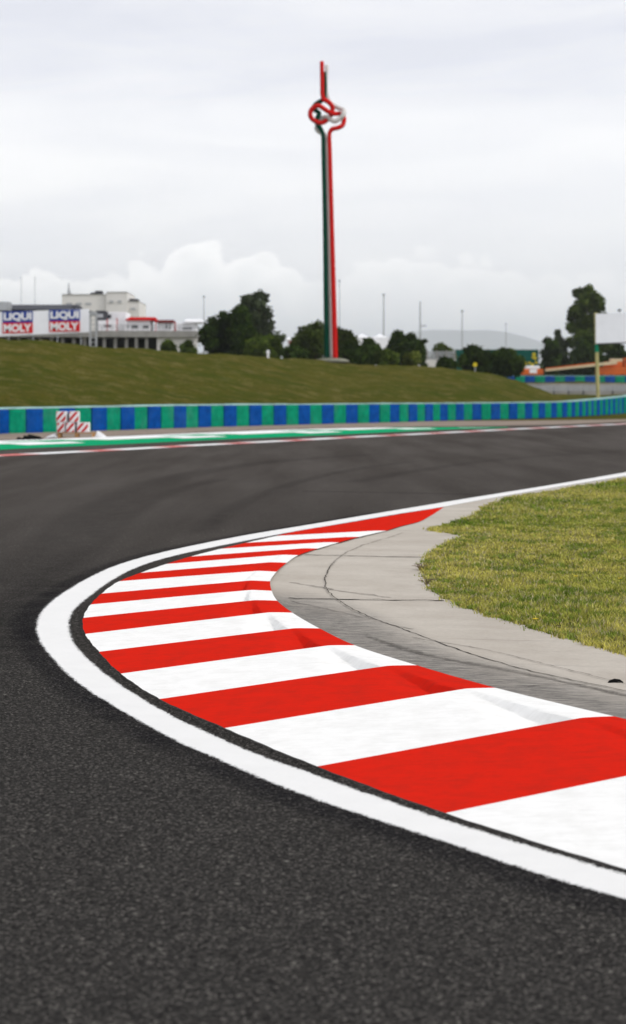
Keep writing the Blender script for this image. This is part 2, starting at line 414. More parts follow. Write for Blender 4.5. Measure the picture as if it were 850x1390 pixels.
def terrain(px, d):
    px = np.asarray(px, float); d = np.asarray(d, float)
    db = np.interp(px, bpx, bd) + 0.6; zb = np.interp(px, bpx, bz)
    dc = np.maximum(np.interp(px, cpx, cd), db + 4); zc = H + (HY - np.interp(px, cpx, cy))*dc/F
    zc = np.where(px < 0, np.minimum(zc, 5.2), zc)
    s = np.clip((d - db)/(dc - db), 0, 1)
    z = zb + (zc - zb)*(s**0.92)
    z = np.where(d < db, -0.03 + np.clip((d-db+14)/14, 0, 1)*(zb), z)
    after = np.where(px > 690, np.interp(d, [150, 212, 224, 235, 400, 2000], [0, 0, 0, 0, 0, 0]), 0)
    plateau = 3.4
    k = np.clip((d - dc - 30)/120, 0, 1); k = k*k*(3-2*k)
    z = np.where(d > dc, zc*(1-k) + plateau*k, z)
    # right-hand service road: level until the retaining wall, then up a step
    r = np.clip((px-660)/50, 0, 1)
    zr = np.interp(d, [150, 219, 222.5, 223.0, 400], [1.1, 1.50, 1.50, 2.98, 3.4])
    z = np.where(d > dc, z*(1-r) + zr*r, z)
    return z + after
def gz(x, y): return float(terrain(CX + x/y*F, y))
pxs = np.unique(np.concatenate([np.linspace(-3200, -200, 26), np.arange(-200, 1101, 12.5), np.linspace(1100, 4000, 26)]))
ds = np.unique(np.concatenate([np.arange(6, 60, 6), np.arange(60, 165, 1.6), np.arange(165, 260, 4.0), [219, 222.4, 223.0, 223.4], np.geomspace(260, 22500, 38)]))
PX, DD = np.meshgrid(pxs, ds)
Z = terrain(PX, DD)
bumpy = (np.sin(PX*0.021+DD*0.13)*np.sin(PX*0.037-DD*0.21+1.3))*0.10 + (np.sin(PX*0.11+DD*0.5)*np.cos(DD*0.37-PX*0.07))*0.05
Z = Z + np.where(DD > np.interp(PX, bpx, bd)+3, bumpy, 0)
XX = (PX-CX)/F*DD
gv = np.stack([XX, DD, Z], -1).reshape(-1, 3)
nc = len(pxs); gf = []
for j in range(len(ds)-1):
    for i in range(nc-1):
        gf.append((j*nc+i, j*nc+i+1, (j+1)*nc+i+1, (j+1)*nc+i))
b0 = len(gv); xl, xr = gv[0][0], gv[nc-1][0]
extra = [(-400, -300, -0.03), (400, -300, -0.03), (400, 6, -0.03), (xr, 6, -0.03), (xl, 6, -0.03), (-400, 6, -0.03)]
gv = np.vstack([gv, np.array(extra)])
gf += [(b0, b0+1, b0+2, b0+5)]
tag(mesh('ground', gv, gf, M['ground'], smooth=True), kind='structure')

# ------------------------------------------------------------------ asphalt
fl_px = [(0, 619), (140, 612), (280, 604.3), (400, 598.2), (500, 592.8), (560, 590), (700, 582.8), (850, 575.6)]
far_line = [P(*p) for p in fl_px]
far_ext = [Vector((-44, -30, 0)), Vector((-36, 0, 0)), Vector((-26, 17, 0)), Vector((-16.5, 31.5, 0))] + far_line + [Vector((32, 128, 0)), Vector((62, 190, 0))]
far_c = catmull(far_ext, 10)
road_edge_px = [(0, 597.5), (140, 592.5), (280, 586.5), (400, 582.3), (500, 580), (560, 579.2), (625, 578.6), (700, 577.5), (850, 572.6)]
road_far = [Vector((-52, -30, 0)), Vector((-44, 0, 0)), Vector((-34, 22, 0)), Vector((-23, 40, 0))] + [P(*p) for p in road_edge_px] + [Vector((34, 140, 0)), Vector((66, 205, 0))]
rf = catmull(road_far, 6)
asp = [Vector((-60, -60, 0))] + rf + [Vector((90, 200, 0)), Vector((40, 60, 0)), Vector((40, -60, 0))]
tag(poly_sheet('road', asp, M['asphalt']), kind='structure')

# gravel strip in front of the barrier
gravel_far = [Vector((-33, 44, 0.004)), Vector((-24, 58, 0.004))]
for x, y in [(0, 587.5), (140, 583.2), (280, 578.8), (425, 575), (530, 572.6), (640, 571.2), (700, 571), (850, 569)]:
    p = P(x, y); p.z = 0.004; gravel_far.append(p)
gravel_far += [Vector((36, 150, 0.004)), Vector((66, 212, 0.004))]
ga = resample(catmull([Vector((-30, 28, .004)), Vector((-22, 41, .004))] + [Vector((p.x, p.y, .004)) for p in road_far[4:]], 8), 90)
gb = resample(catmull(gravel_far, 8), 90)
tag(ribbon(ga, gb, 'gravel_strip', M['gravel']), kind='structure')

def striped(name, c0, c1, w0, w1, mats, z=0.008, parent=None, thick=0.0):
    """painted band between two curves, alternating lengths w0 / w1 of the two paints"""
    a = step_pts(c0, 0.2); b = resample(c1, len(a)); vs = []; fs = []; mi = []
    s = 0
    for i in range(len(a)):
        if i: s += (a[i]-a[i-1]).length
        vs += [(a[i].x, a[i].y, z), (b[i].x, b[i].y, z)]
        if i < len(a)-1:
            fs.append((2*i, 2*i+2, 2*i+3, 2*i+1)); mi.append(0 if (s % (w0+w1)) < w0 else 1)
    o = mesh(name, vs, fs, mats, parent, mi=mi)
    if sum(p.normal.z for p in o.data.polygons) < 0: o.data.flip_normals()
    return o
far_in = offset_curve(far_c, 0.30); far_out = offset_curve(far_c, -0.45)
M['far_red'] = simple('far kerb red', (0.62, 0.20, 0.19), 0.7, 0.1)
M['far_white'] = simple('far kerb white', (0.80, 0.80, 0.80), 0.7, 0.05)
M['far_green'] = simple('far kerb green', (0.01, 0.30, 0.13), 0.7, 0.1)
tag(striped('far_kerb', far_in, far_out, 2.6, 1.5, [M['far_white'], M['far_red']], 0.012), kind='structure')
# green and white painted run-off band behind it
g_top = [P(x, y) for x, y in [(-60, 601), (0, 599), (140, 593.8), (280, 588.0), (400, 583.6), (500, 581.3), (560, 580.6), (625, 580.2), (690, 580.2)]]
g_bot = [P(x, y) for x, y in [(-60, 615), (0, 611), (140, 604.5), (280, 597.8), (400, 592.8), (500, 588.4), (560, 585.4), (625, 582.6), (690, 581.0)]]
g_top = [Vector((-24, 37, 0)), Vector((-18, 48.5, 0))] + g_top; g_bot = [Vector((-20.5, 34, 0)), Vector((-14.7, 43.5, 0))] + g_bot
ga = resample(catmull(g_bot, 8), 260); gb = resample(catmull(g_top, 8), 260)
vs = []; fs = []; mi = []; s = 0; NV = 6
zprof = [0.010, 0.06, 0.075, 0.07, 0.06, 0.05, 0.02]
for i in range(260):
    if i: s += (ga[i]-ga[i-1]).length
    for j in range(NV+1):
        p = ga[i].lerp(gb[i], j/NV); taper = min(1, (260-i)/40)
        vs.append((p.x, p.y, 0.010 + (zprof[j]-0.010)*taper))
    if i < 259:
        for j in range(NV):
            a = i*(NV+1)+j
            fs.append((a, a+NV+1, a+NV+2, a+1))
            ph = (s + j*0.9) % 9.0
            green = (j == 0) or (j == 1 and ph < 6.0) or (ph < 3.0 and j in (2, 3)) or s > 62 - j*2.5
            mi.append(1 if green else 0)
o = mesh('painted_runoff_band', vs, fs, [M['far_white'], M['far_green']], mi=mi)
if sum(p.normal.z for p in o.data.polygons) < 0: o.data.flip_normals()
tag(o, kind='structure')

# ------------------------------------------------------------------ white edge line
lo_px = [(850, 640.8), (728, 661.5), (640, 675.5), (541, 691.7), (470, 703.6), (400, 715.3), (338, 725.5), (278, 737), (220, 749.5), (175, 761.5), (150, 770), (124, 781.5),
         (100, 794.6), (78, 808.5), (61, 822), (50.5, 836), (46.2, 852), (51, 871), (67, 893.5), (89, 916.5), (117, 939), (147.6, 957.8), (181, 977.5),
         (218, 998), (244, 1011.5), (288, 1030.5), (332, 1050), (376, 1069), (450, 1096), (550, 1129), (620.6, 1152.5), (691, 1177), (762, 1200), (850, 1225)]
li_px = [(850, 646.5), (728, 666.4), (640, 681.8), (602, 688.8), (541, 698.3), (470, 710.5), (400, 722.3), (338, 734.2), (279, 746), (220, 760), (192, 769.5), (171, 779), (157, 787),
         (136, 801.5), (124, 811), (106, 826), (98, 841), (98, 857), (107, 878), (131, 902), (159, 924.5), (195, 948), (230, 968.5), (244, 976), (288, 996), (332, 1015.6),
         (376, 1033), (412, 1045), (450, 1058.5), (550, 1094), (605, 1112.5), (670, 1132.5), (726.5, 1150), (797, 1170.5), (850, 1186)]
def ext(pts):
    """carry a traced curve on out of the picture at both ends"""
    a = [P(*p) for p in pts]
    d0 = (a[0]-a[1]).normalized(); a = [a[0]+d0*55, a[0]+d0*22] + a
    d1 = (a[-1]-a[-3]).normalized(); e = a[-1]
    return a + [e + d1*1.0, e + Vector((d1.x*2.1, d1.y*1.9, 0)), e + Vector((d1.x*4.8, d1.y*3.2, 0))]
lo_e, li_e = ext(lo_px), ext(li_px)
LO, LI = catmull(lo_e, 8), catmull(li_e, 8)
# match the two edges by nearest point so that cross-sections stay square
def match(a, b):
    out = []; j = 0
    bb = [p for i in range(len(b)-1) for p in [b[i].lerp(b[i+1], k/6) for k in range(6)]] + [b[-1]]
    for p in a:
        best = min(range(j, min(j+160, len(bb))), key=lambda i: (bb[i]-p).length_squared)
        j = best; out.append(bb[best].copy())
    return out
LIm = match(LO, LI)
tag(ribbon(LO, LIm, 'edge_line', M['line_white'], 0.004), kind='structure')
# old black paint bordering the line
eo = offset_curve(LO, 0.17); ei = offset_curve(LO, -0.10)
if (eo[200]-LIm[200]).length < (ei[200]-LIm[200]).length: eo = offset_curve(LO, -0.17); ei = offset_curve(LO, 0.10)
sel = [i for i, p in enumerate(LO) if p.y < 24]
tag(ribbon([eo[i] for i in sel], [ei[i] for i in sel], 'black_border_paint', M['edge_black'], 0.002), kind='structure')

# ------------------------------------------------------------------ kerb
kf = [(603, 1104), (429, 1040.6), (304, 988.5), (215.5, 949), (163, 914.5), (133.3, 884.8), (114.7, 860.6), (112, 838.7), (122, 820.6), (137, 805.8), (161, 789), (190, 777.6), (225, 765.6),
      (258, 755.5), (299, 744.9), (333, 736.8), (375, 727.4)]
kb = [None, (833.5, 974), (673, 935.2), (566, 904.5), (482, 877.3), (434, 854.3), (397, 832.8), (376.5, 816.5), (369, 803), (367, 790), (375.5, 777), (389.5, 764.8), (405, 754.5),
      (432, 745.4), (460.5, 737), (488, 729.6), (525, 721)]
zc_ = [0.072]*9 + [0.07, 0.066, 0.06, 0.055, 0.045, 0.035, 0.028, 0.02]      # crest height at each boundary
FR = [P(x, y, 0.006) for x, y in kf]; BK = [None] + [P(x, y, zc_[i+1]*0.85) for i, (x, y) in enumerate(kb[1:])]
BK[0] = BK[1] + Vector((0.50, -0.84, 0))
FR = [FR[0] + Vector((1.07, -1.56, 0)), FR[0] + Vector((0.53, -0.80, 0))] + FR
BK = [BK[0] + Vector((1.05, -1.56, 0)), BK[0] + Vector((0.52, -0.80, 0))] + BK
ZC = [0.072, 0.072] + zc_
nb = len(FR)
# last block fades out to a point where it meets the line
NU, NVV = 14, 34
FRc, BKc = catmull(FR, NU), catmull(BK, NU)
vs = []; fs = []; mi = []
def prof(v, zc, s, tooth):
    r = v/0.88
    z = zc*(r*0.96 + 0.04*math.sin(min(r, 1)*math.pi/2)) if v < 0.88 else zc*(1 - 0.15*((v-0.88)/0.12)**1.3)
    if v > 0.84: z -= 0.0
    # trough in front of the crest, deepest at the near end of each block
    t0, tm, t1 = 0.64 + 0.14*(1-s), 0.815 + 0.055*(1-s), 0.85 + 0.03*(1-s)
    D = tooth * s
    if t0 < v < tm: z -= D * ((v-t0)/(tm-t0))**1.15
    elif tm <= v < t1: z -= D * (1 - (v-tm)/(t1-tm))**1.1
    return z
vlist = sorted(set([0, 0.004] + list(np.linspace(0.02, 0.58, 9)) + list(np.linspace(0.6, 0.92, 30)) + [0.94, 0.965, 0.985, 0.995, 1.0]))
nv = len(vlist)
for b in range(nb-1):
    for k in range(NU+1):
        i = b*NU + k; s = 1 - k/NU
        f, g = FRc[i], BKc[i]; zc = ZC[b]*(1-k/NU) + ZC[b+1]*(k/NU)
        tooth = 0.066 * min(1, zc/0.07)
        wob = 0.006*math.sin(i*0.9) + 0.005*math.sin(i*2.3+1)
        for v in vlist:
            p = f.lerp(g, v)
            z = prof(v, zc, s, tooth) + 0.006
            if v == 0: z = -0.01
            q = p + (g-f).normalized()*wob*(1-v)*0.4
            vs.append((q.x, q.y, z))
    base = len(vs) - (NU+1)*nv
    for k in range(NU):
        for j in range(nv-1):
            a = base + k*nv + j
            fs.append((a, a+1, a+nv+1, a+nv)); mi.append(2 if j == 0 else ((b) % 2))
    if b:      # wall between the toothed blocks
        a = base - nv
        for j in range(nv-1): fs.append((a+j, a+j+1, base+j+1, base+j)); mi.append(b % 2)
# stripes: blocks 0,1,2.. from the near end; block 2 (between traced boundaries 0 and 1) is red
mats = [M['kerb_red'], M['kerb_white'], M['kerb_side']]
# far tip: red tongue between last boundary and the line
tip_f = [FR[-1], P(400, 722.6), P(470, 711), P(541, 698.9), P(603, 688.9)]
tip_b = [BK[-1], P(545, 716.5), P(565, 711.5), P(584, 702), P(603.5, 689.2)]
tf = resample(catmull(tip_f, 6), 30); tb = resample(catmull(tip_b, 6), 30)
base = len(vs)
for i in range(30):
    for j in range(9):
        v = j/8; p = tf[i].lerp(tb[i], v); k = (1-i/29)
        vs.append((p.x, p.y, 0.008 + 0.02*k*v*(1 if v < 0.9 else 0.8)))
    if i < 29:
        for j in range(8):
            a = base + i*9 + j; fs.append((a, a+1, a+10, a+9)); mi.append(0)
kerb = mesh('kerb', vs, fs, mats, smooth=True, mi=mi)
bm = bmesh.new(); bm.from_mesh(kerb.data)
for f in bm.faces:
    f.normal_update()
    if f.normal.z < 0: f.normal_flip()
bm.to_mesh(kerb.data); bm.free()
kerb.data.shade_smooth()
m_ = kerb.modifiers.new('edge', 'EDGE_SPLIT'); m_.split_angle = math.radians(28)
tag(kerb, kind='structure')
# gap of rough asphalt between line and kerb
gap_b = FRc + tf[1:]
gapA = offset_curve(gap_b, 0.0)
gi = [p for p in LI if p.y < 27]
gs1 = resample([p for p in reversed(gi)], 200)
gs2 = match(gs1, gap_b)
jo = []; ji = []
for p, q in zip(gs1, gs2):
    jo.append(p + (p-q).normalized()*0.02 if (p-q).length > 1e-4 else p.copy()); ji.append(q + (q-p).normalized()*0.03 if (p-q).length > 1e-4 else q.copy())
tag(ribbon(jo, ji, 'joint_strip', M['joint_asphalt'], 0.0022), kind='structure')

# ------------------------------------------------------------------ apron and turf
ge_px = [(850, 650.3), (800, 659), (750, 667.6), (710, 674.5), (680, 680), (658, 690), (640, 700.5), (615, 711), (597, 716.5), (585, 720.5), (603, 723.3), (631.5, 727.5),
         (617, 733), (603, 740), (588, 750), (579, 760), (575, 772), (576, 783), (583, 796), (603, 812.5), (620, 820.5), (638, 827.5), (666, 837), (702, 847), (726.5, 855.5),
         (762, 865.5), (790, 872.5), (818, 881), (850, 889)]
ZA = 0.018
ge = [P(x, y, ZA) for x, y in ge_px]
grass_far_ext = [lo + Vector((0.55, -0.15, 0)) for lo in (li_e[0], li_e[1])]
for p in grass_far_ext: p.z = ZA
d1 = (ge[-1]-ge[-4]).normalized()
ge_end = [ge[-1] + d1*2.0, ge[-1] + d1*4 + Vector((0.4, 0.1, 0)), ge[-1] + d1*7 + Vector((2.2, 0.7, 0))]
GE = grass_far_ext + ge + ge_end
GEc = []
tmp = catmull(GE, 4)
for p in tmp:
    j = 0.025 if p.y < 60 else 0
    GEc.append(p + Vector((random.uniform(-j, j), random.uniform(-j*2, j*2), 0)))
# inner side of the apron: just under the kerb's back edge, then along the line
inner = []; wts = []
for i, p in enumerate(BKc):
    back = (BKc[i]-FRc[i]).normalized()
    z = ZC[min(i//NU, nb-1)]*0.85 + 0.006 - 0.016
    q = p - back*0.04; inner.append(Vector((q.x, q.y, max(z, 0.012)))); wts.append(1.0 if p.y < 13 else max(0.15, 1-(p.y-13)/4))
for p in tb[2:]: inner.append(Vector((p.x, p.y+0.02, 0.0125))); wts.append(0.1)
for p in [P(620, 685.9), P(640, 682.3), P(728, 666.9), P(850, 647.2)] + [Vector((v.x+0.04, v.y, 0)) for v in (li_e[1], li_e[0])]:
    inner.append(Vector((p.x, p.y, 0.0125))); wts.append(0.0)
apron_pts = inner + GEc
wts += [0.0]*len(GEc)
tail = GEc[-1]
col = [(w, w, w, 1) for w in wts]
# build as a quad strip by nearest matching for even shading
NA = 340
ia = inner; L = []
outer = list(reversed(GEc))
def strip(ia, wa, ob, name, mat, nj=10):
    """triangulated sheet bounded by the two curves"""
    pts = ia + list(reversed(ob)); w = wa + [0.0]*len(ob)
    return pts, w
o = poly_sheet('apron', apron_pts, M['apron'], col=None)
bm = bmesh.new(); bm.from_mesh(o.data)
long_e = [e for e in bm.edges if e.calc_length() > 0.35 and e.verts[0].co.y < 26 and not e.is_boundary]
bmesh.ops.subdivide_edges(bm, edges=long_e, cuts=3)
bmesh.ops.triangulate(bm, faces=bm.faces[:])
bm.to_mesh(o.data); bm.free()
# scrape weight = closeness to the kerb's back edge
ca = o.data.color_attributes.new('tint', 'FLOAT_COLOR', 'POINT')
bkn = np.array([[p.x, p.y] for p in BKc])
cv = np.zeros(len(o.data.vertices)*3); o.data.vertices.foreach_get('co', cv); cv = cv.reshape(-1, 3)
dd = np.sqrt(((cv[:, None, :2]-bkn[None])**2).sum(-1)).min(1)
wv = np.clip(1-dd/0.95, 0, 1) * np.clip(1-(cv[:, 1]-12.6)/2.5, 0.0, 1)
ca.data.foreach_set('color', np.repeat(wv[:, None], 4, 1).astype(np.float32).ravel())
apron = tag(o, kind='structure')
# joints and the long curved crack, part of the apron surface
def za_at(x, y):
    d2 = ((cv[:, 0]-x)**2 + (cv[:, 1]-y)**2); i = np.argsort(d2)[:4]; w = 1/(d2[i]+1e-3); return float((cv[i, 2]*w).sum()/w.sum())
def crack(pxl, w, mat, soft=False, wob=0.008, name='joint', up=0.006):
    c = [P(x, y, 0.03) for x, y in pxl]; c = step_pts(catmull(c, 8), 0.06)
    a = []; b = []
    for i, p in enumerate(c):
        t = (c[min(i+1, len(c)-1)]-c[max(i-1, 0)]).normalized(); n = Vector((t.y, -t.x, 0))
        ww = w*random.uniform(0.5, 1.2); sh = n*random.uniform(-wob, wob); z = za_at(p.x, p.y)+up
        u = p+sh; a.append(Vector((u.x, u.y, z))+n*ww/2); b.append(Vector((u.x, u.y, z))-n*ww/2)
    return ribbon(a, b, name, mat, parent=apron)
crack([(449, 769), (441.5, 793), (444.7, 804), (457.6, 816), (481, 831.5), (504.7, 840.8), (540, 853), (559, 860), (587, 871), (617.6, 882), (650.6, 893), (664.7, 897.3), (716, 912), (767.6, 923.5), (814.7, 933), (850, 941), (900, 953)], 0.010, M['crack'], name='crack')
crack([(547, 722), (527, 728.5), (499, 737.5), (468, 752), (456.5, 761), (449, 770)], 0.03, M['crack_soft'], name='crack')
crack([(414, 754.4), (450, 754.6), (500, 755), (575, 755.4)], 0.035, M['crack'], name='joint')
crack([(392, 816), (440, 815.8), (500, 815.2), (540, 814.8), (602, 813.6)], 0.035, M['crack'], name='joint')
crack([(533, 718.5), (560, 719.5), (586, 720.8)], 0.02, M['crack_soft'], name='joint')
crack([(395, 793), (430, 799), (480, 806), (530, 811)], 0.06, M['crack_soft'], name='tyre_scuff', up=0.004)
crack([(395, 820), (440, 829), (500, 843), (560, 856)], 0.03, M['crack_soft'], name='tyre_scuff', up=0.005)
crack([(560, 868), (640, 880), (740, 903), (850, 930)], 0.025, M['crack_soft'], name='tyre_scuff', up=0.004)
crack([(500, 868), (580, 893), (700, 915), (860, 948)], 0.09, M['crack_soft'], name='tyre_scuff', up=0.0045)
crack([(715, 936), (760, 932), (800, 931)], 0.025, M['crack_soft'], name='tyre_scuff', up=0.005)

# turf base sheet inside the bend
turf_poly = [Vector((p.x, p.y, 0.0155)) for p in GEc] + [Vector((14, 0.5, 0.0155)), Vector((60, 10, 0.0155)), Vector((75, 80, 0.0155))]
# sink slightly under the apron edge
tag(poly_sheet('turf', turf_poly, M['turf']), kind='structure')

# grass blades
poly = np.array([[p.x, p.y] for p in turf_poly])
def inside(pts, poly):
    x, y = pts[:, 0], pts[:, 1]; n = len(poly); ins = np.zeros(len(pts), bool); j = n-1
    for i in range(n):
        xi, yi = poly[i]; xj, yj = poly[j]
        c = ((yi > y) != (yj > y)) & (x < (xj-xi)*(y-yi)/(yj-yi+1e-12)+xi)
        ins ^= c; j = i
    return ins
def vnoise(p, s, seed):
    r = np.random.default_rng(seed); g = r.random((257, 257))
    q = p*s + 1000.0; i = np.floor(q).astype(int); f = q-i; f = f*f*(3-2*f)
    a = g[i[:, 0] % 257, i[:, 1] % 257]; b = g[(i[:, 0]+1) % 257, i[:, 1] % 257]
    c = g[i[:, 0] % 257, (i[:, 1]+1) % 257]; d = g[(i[:, 0]+1) % 257, (i[:, 1]+1) % 257]
    return (a*(1-f[:, 0])+b*f[:, 0])*(1-f[:, 1]) + (c*(1-f[:, 0])+d*f[:, 0])*f[:, 1]
pts = []
for (y0, y1, dens, extra_w) in [(8.5, 12, 5200, 0.9), (12, 16, 5200, 0.9), (16, 22, 3000, 1.0), (22, 30, 1500, 1.3), (30, 44, 450, 1.6), (44, 70, 90, 2)]:
    x0, x1 = 0.8, 425/F*y1 + extra_w
    n = int((x1-x0)*(y1-y0)*dens); q = np.stack([rng.uniform(x0, x1, n), rng.uniform(y0, y1, n)], 1)
    q = q[q[:, 0] < 425/F*q[:, 1] + extra_w]
    q = q[inside(q, poly)]; pts.append(q)
# fringe that spills over the concrete edge
fr = []
fe = [p for p in GEc if 9 < p.y < 40]
for p in fe:
    for k in range(60): fr.append((p.x+random.gauss(0.03, 0.035), p.y+random.gauss(0.03, 0.06)))
pts.append(np.array(fr))
pts = np.vstack(pts)
clump = vnoise(pts, 3.0, 1)*0.5 + vnoise(pts, 9.0, 2)*0.5; patch = vnoise(pts, 0.55, 3)*0.6 + vnoise(pts, 1.7, 4)*0.4
keep = rng.random(len(pts)) < (0.45 + 0.8*clump); pts = pts[keep]; clump = clump[keep]; patch = patch[keep]
n = len(pts); print('blades', n)
hgt = (0.014 + 0.030*rng.random(n)) * (0.4 + 1.1*clump) * (1+ (pts[:, 1] > 22)*0.3)
wid = (0.0024 + 0.0026*rng.random(n)) * (1 + np.clip((pts[:, 1]-12)/12, 0, 3))
ang = rng.uniform(0, 2*np.pi, n); lean = rng.uniform(0.2, 1.1, n)*hgt
la = rng.uniform(0, 2*np.pi, n)
root = np.stack([pts[:, 0], pts[:, 1], np.full(n, 0.014)], 1)
sd = np.stack([np.cos(ang)*wid, np.sin(ang)*wid, np.zeros(n)], 1)
midp = root + np.stack([np.cos(la)*lean*0.3, np.sin(la)*lean*0.3, hgt*0.6], 1)
tipp = root + np.stack([np.cos(la)*lean, np.sin(la)*lean, hgt], 1)
V = np.stack([root-sd, root+sd, midp+sd*0.8, midp-sd*0.8, tipp], 1).reshape(-1, 3)
idx = np.arange(n)*5
g1 = np.array([0.18, 0.235, 0.035]); g2 = np.array([0.40, 0.385, 0.09]); straw = np.array([0.55, 0.48, 0.28]); dk = np.array([0.05, 0.085, 0.010])
t = np.clip(patch*2.2-0.5 + rng.normal(0, 0.18, n), 0, 1)[:, None]
colr = g1*(1-t)+g2*t
cl2 = vnoise(pts, 5.0, 21)*0.6 + vnoise(pts, 13.0, 22)*0.4; colr = colr*np.array([1.12, 1.05, 1.1])*(0.66 + 0.95*cl2)[:, None]; lush = (cl2 < 0.40)[:, None]; colr = np.where(lush, colr*np.array([0.62, 0.85, 0.6]), colr)
dkm = (rng.random(n) < 0.25)[:, None]; colr = np.where(dkm, dk*0.5+colr*0.5, colr)
st = (rng.random(n) < 0.09+0.30*np.clip(patch-0.5, 0, 1)+0.10*(vnoise(pts, 1.1, 9) > 0.66))[:, None]; colr = np.where(st, straw*rng.uniform(0.6, 1.1, (n, 1)), colr)
colr = colr*rng.uniform(0.6, 1.35, (n, 1))
cc = np.repeat(np.concatenate([colr, np.ones((n, 1))], 1), 5, 0)
me = bpy.data.meshes.new('grass')
fq = np.stack([idx, idx+1, idx+2, idx+3], 1); ft = np.stack([idx+3, idx+2, idx+4], 1)
me.vertices.add(len(V)); me.vertices.foreach_set('co', V.ravel())
loops = np.concatenate([fq.ravel(), ft.ravel()]); me.loops.add(len(loops)); me.loops.foreach_set('vertex_index', loops.astype(np.int32))
starts = np.concatenate([np.arange(n)*4, n*4+np.arange(n)*3]); me.polygons.add(2*n); me.polygons.foreach_set('loop_start', starts.astype(np.int32))
me.update(calc_edges=True); me.validate()
a = me.color_attributes.new('tint', 'FLOAT_COLOR', 'POINT'); a.data.foreach_set('color', cc.astype(np.float32).ravel())
me.materials.append(M['blade'])
go = bpy.data.objects.new('grass', me); COL.objects.link(go)
tag(go, 'short yellowish green grass inside the bend beside the concrete apron', 'grass', kind='stuff')

# a few yellow flowers and the weeds by the apron
def weed(name, px, py, n, hh, label, mat):
    p = P(px, py, ZA); mb = MB()
    for k in range(n):
        a = random.uniform(0, 6.28); l = hh*random.uniform(0.5, 1)
        mb.tube([(p.x, p.y, 0.015), (p.x+math.cos(a)*l*0.4, p.y+math.sin(a)*l*0.4, 0.015+l*0.5), (p.x+math.cos(a+0.3)*l, p.y+math.sin(a+0.3)*l, 0.015+l*0.55)], [0.004, 0.003, 0.001], 5)
    tag(mb.build(name, mat), label, 'weed')
M['dry'] = simple('dry weed', (0.16, 0.12, 0.08), 0.9)
weed('weed', 572, 776, 12, 0.13, 'dry twiggy weed at the inner tip of the grass by the concrete', 'weed') if False else None
weed('dry_weed', 571, 774, 14, 0.13, 'upper dry brown weed at the left tip of the grass', M['dry'])
weed('dry_weed', 579, 794, 12, 0.12, 'lower dry brown weed lying on the concrete at the grass edge', M['dry'])
M['petal'] = simple('yellow petal', (0.75, 0.55, 0.05), 0.6)
M['stem'] = simple('green stem', (0.08, 0.14, 0.03), 0.7)
for (px, py, lb) in [(782, 790, 'yellow wildflower left of the other in the middle of the grass'), (842, 793, 'yellow wildflower near the right edge of the grass'),
                     (727, 850, 'pale yellow flower at the lower edge of the grass by the concrete')]:
    p = P(px, py, 0.03); f = empty('wildflower', (p.x, p.y, 0.015)); tag(f, lb, 'flower')
    mb = MB(); mb.tube([(0, 0, 0), (0.004, 0, 0.03), (0.002, 0, 0.058)], 0.002, 5); mb.build('stem', M['stem'], f)
    mb = MB()
    for k in range(9):
        a = k*math.tau/9; c, s_ = math.cos(a), math.sin(a)
        mb.add([(0, 0, 0.058), (c*0.012-s_*0.006, s_*0.012+c*0.006, 0.064), (c*0.024, s_*0.024, 0.066), (c*0.012+s_*0.006, s_*0.012-c*0.006, 0.064)], [(0, 1, 2, 3)])
    mb.build('blossom', M['petal'], f)

# scrap of rubber on the apron
a = P(826, 927.5, 0.03); mb = MB()
mb.tube([a, a+Vector((0.012, 0.012, 0.004)), a+Vector((0.035, 0.02, 0.008)), a+Vector((0.062, 0.022, 0.006)), a+Vector((0.078, 0.01, 0.002))], [0.006, 0.012, 0.014, 0.012, 0.005], 8)
tag(mb.build('rubber_scrap', M['rubber_bit'], smooth=True), 'torn black strip of tyre rubber lying on the concrete apron', 'rubber scrap')
# crumbs of rubber and stones
k = 0
# ------------------------------------------------------------------ tyre marks
def mark(pxl, w, mat, name='tyre_mark'):
    c = step_pts(catmull([P(x, y) for x, y in pxl], 10), 0.4)
    tag(ribbon(offset_curve(c, w/2), offset_curve(c, -w/2), name, mat, 0.0012), kind='structure')
mark([(560, 626), (478, 638), (400, 656), (361, 670), (326, 684), (292, 704), (272, 724)], 0.42, M['rubber_mark'])
mark([(850, 612), (700, 622), (560, 640), (480, 655)], 0.6, M['rubber_mark'])
mark([(520, 616), (400, 624), (280, 640), (185, 665), (120, 700), (70, 745), (20, 810), (-20, 880)], 0.9, M['rubber_mark'])
mark([(300, 650), (220, 672), (160, 705), (120, 745), (60, 790), (14, 850), (2, 900)], 0.5, M['rubber_mark'])
M['pale_scrape'] = soft_mark('pale scrape', (0.22, 0.21, 0.20), 0.6, 0.0)
mark([(58, 656.5), (110, 658), (175, 660.5)], 0.10, M['pale_scrape'], 'pale_scrape')
mark([(410, 667), (520, 668.6), (650, 671.5)], 0.16, M['seam_dark'], 'asphalt_seam')

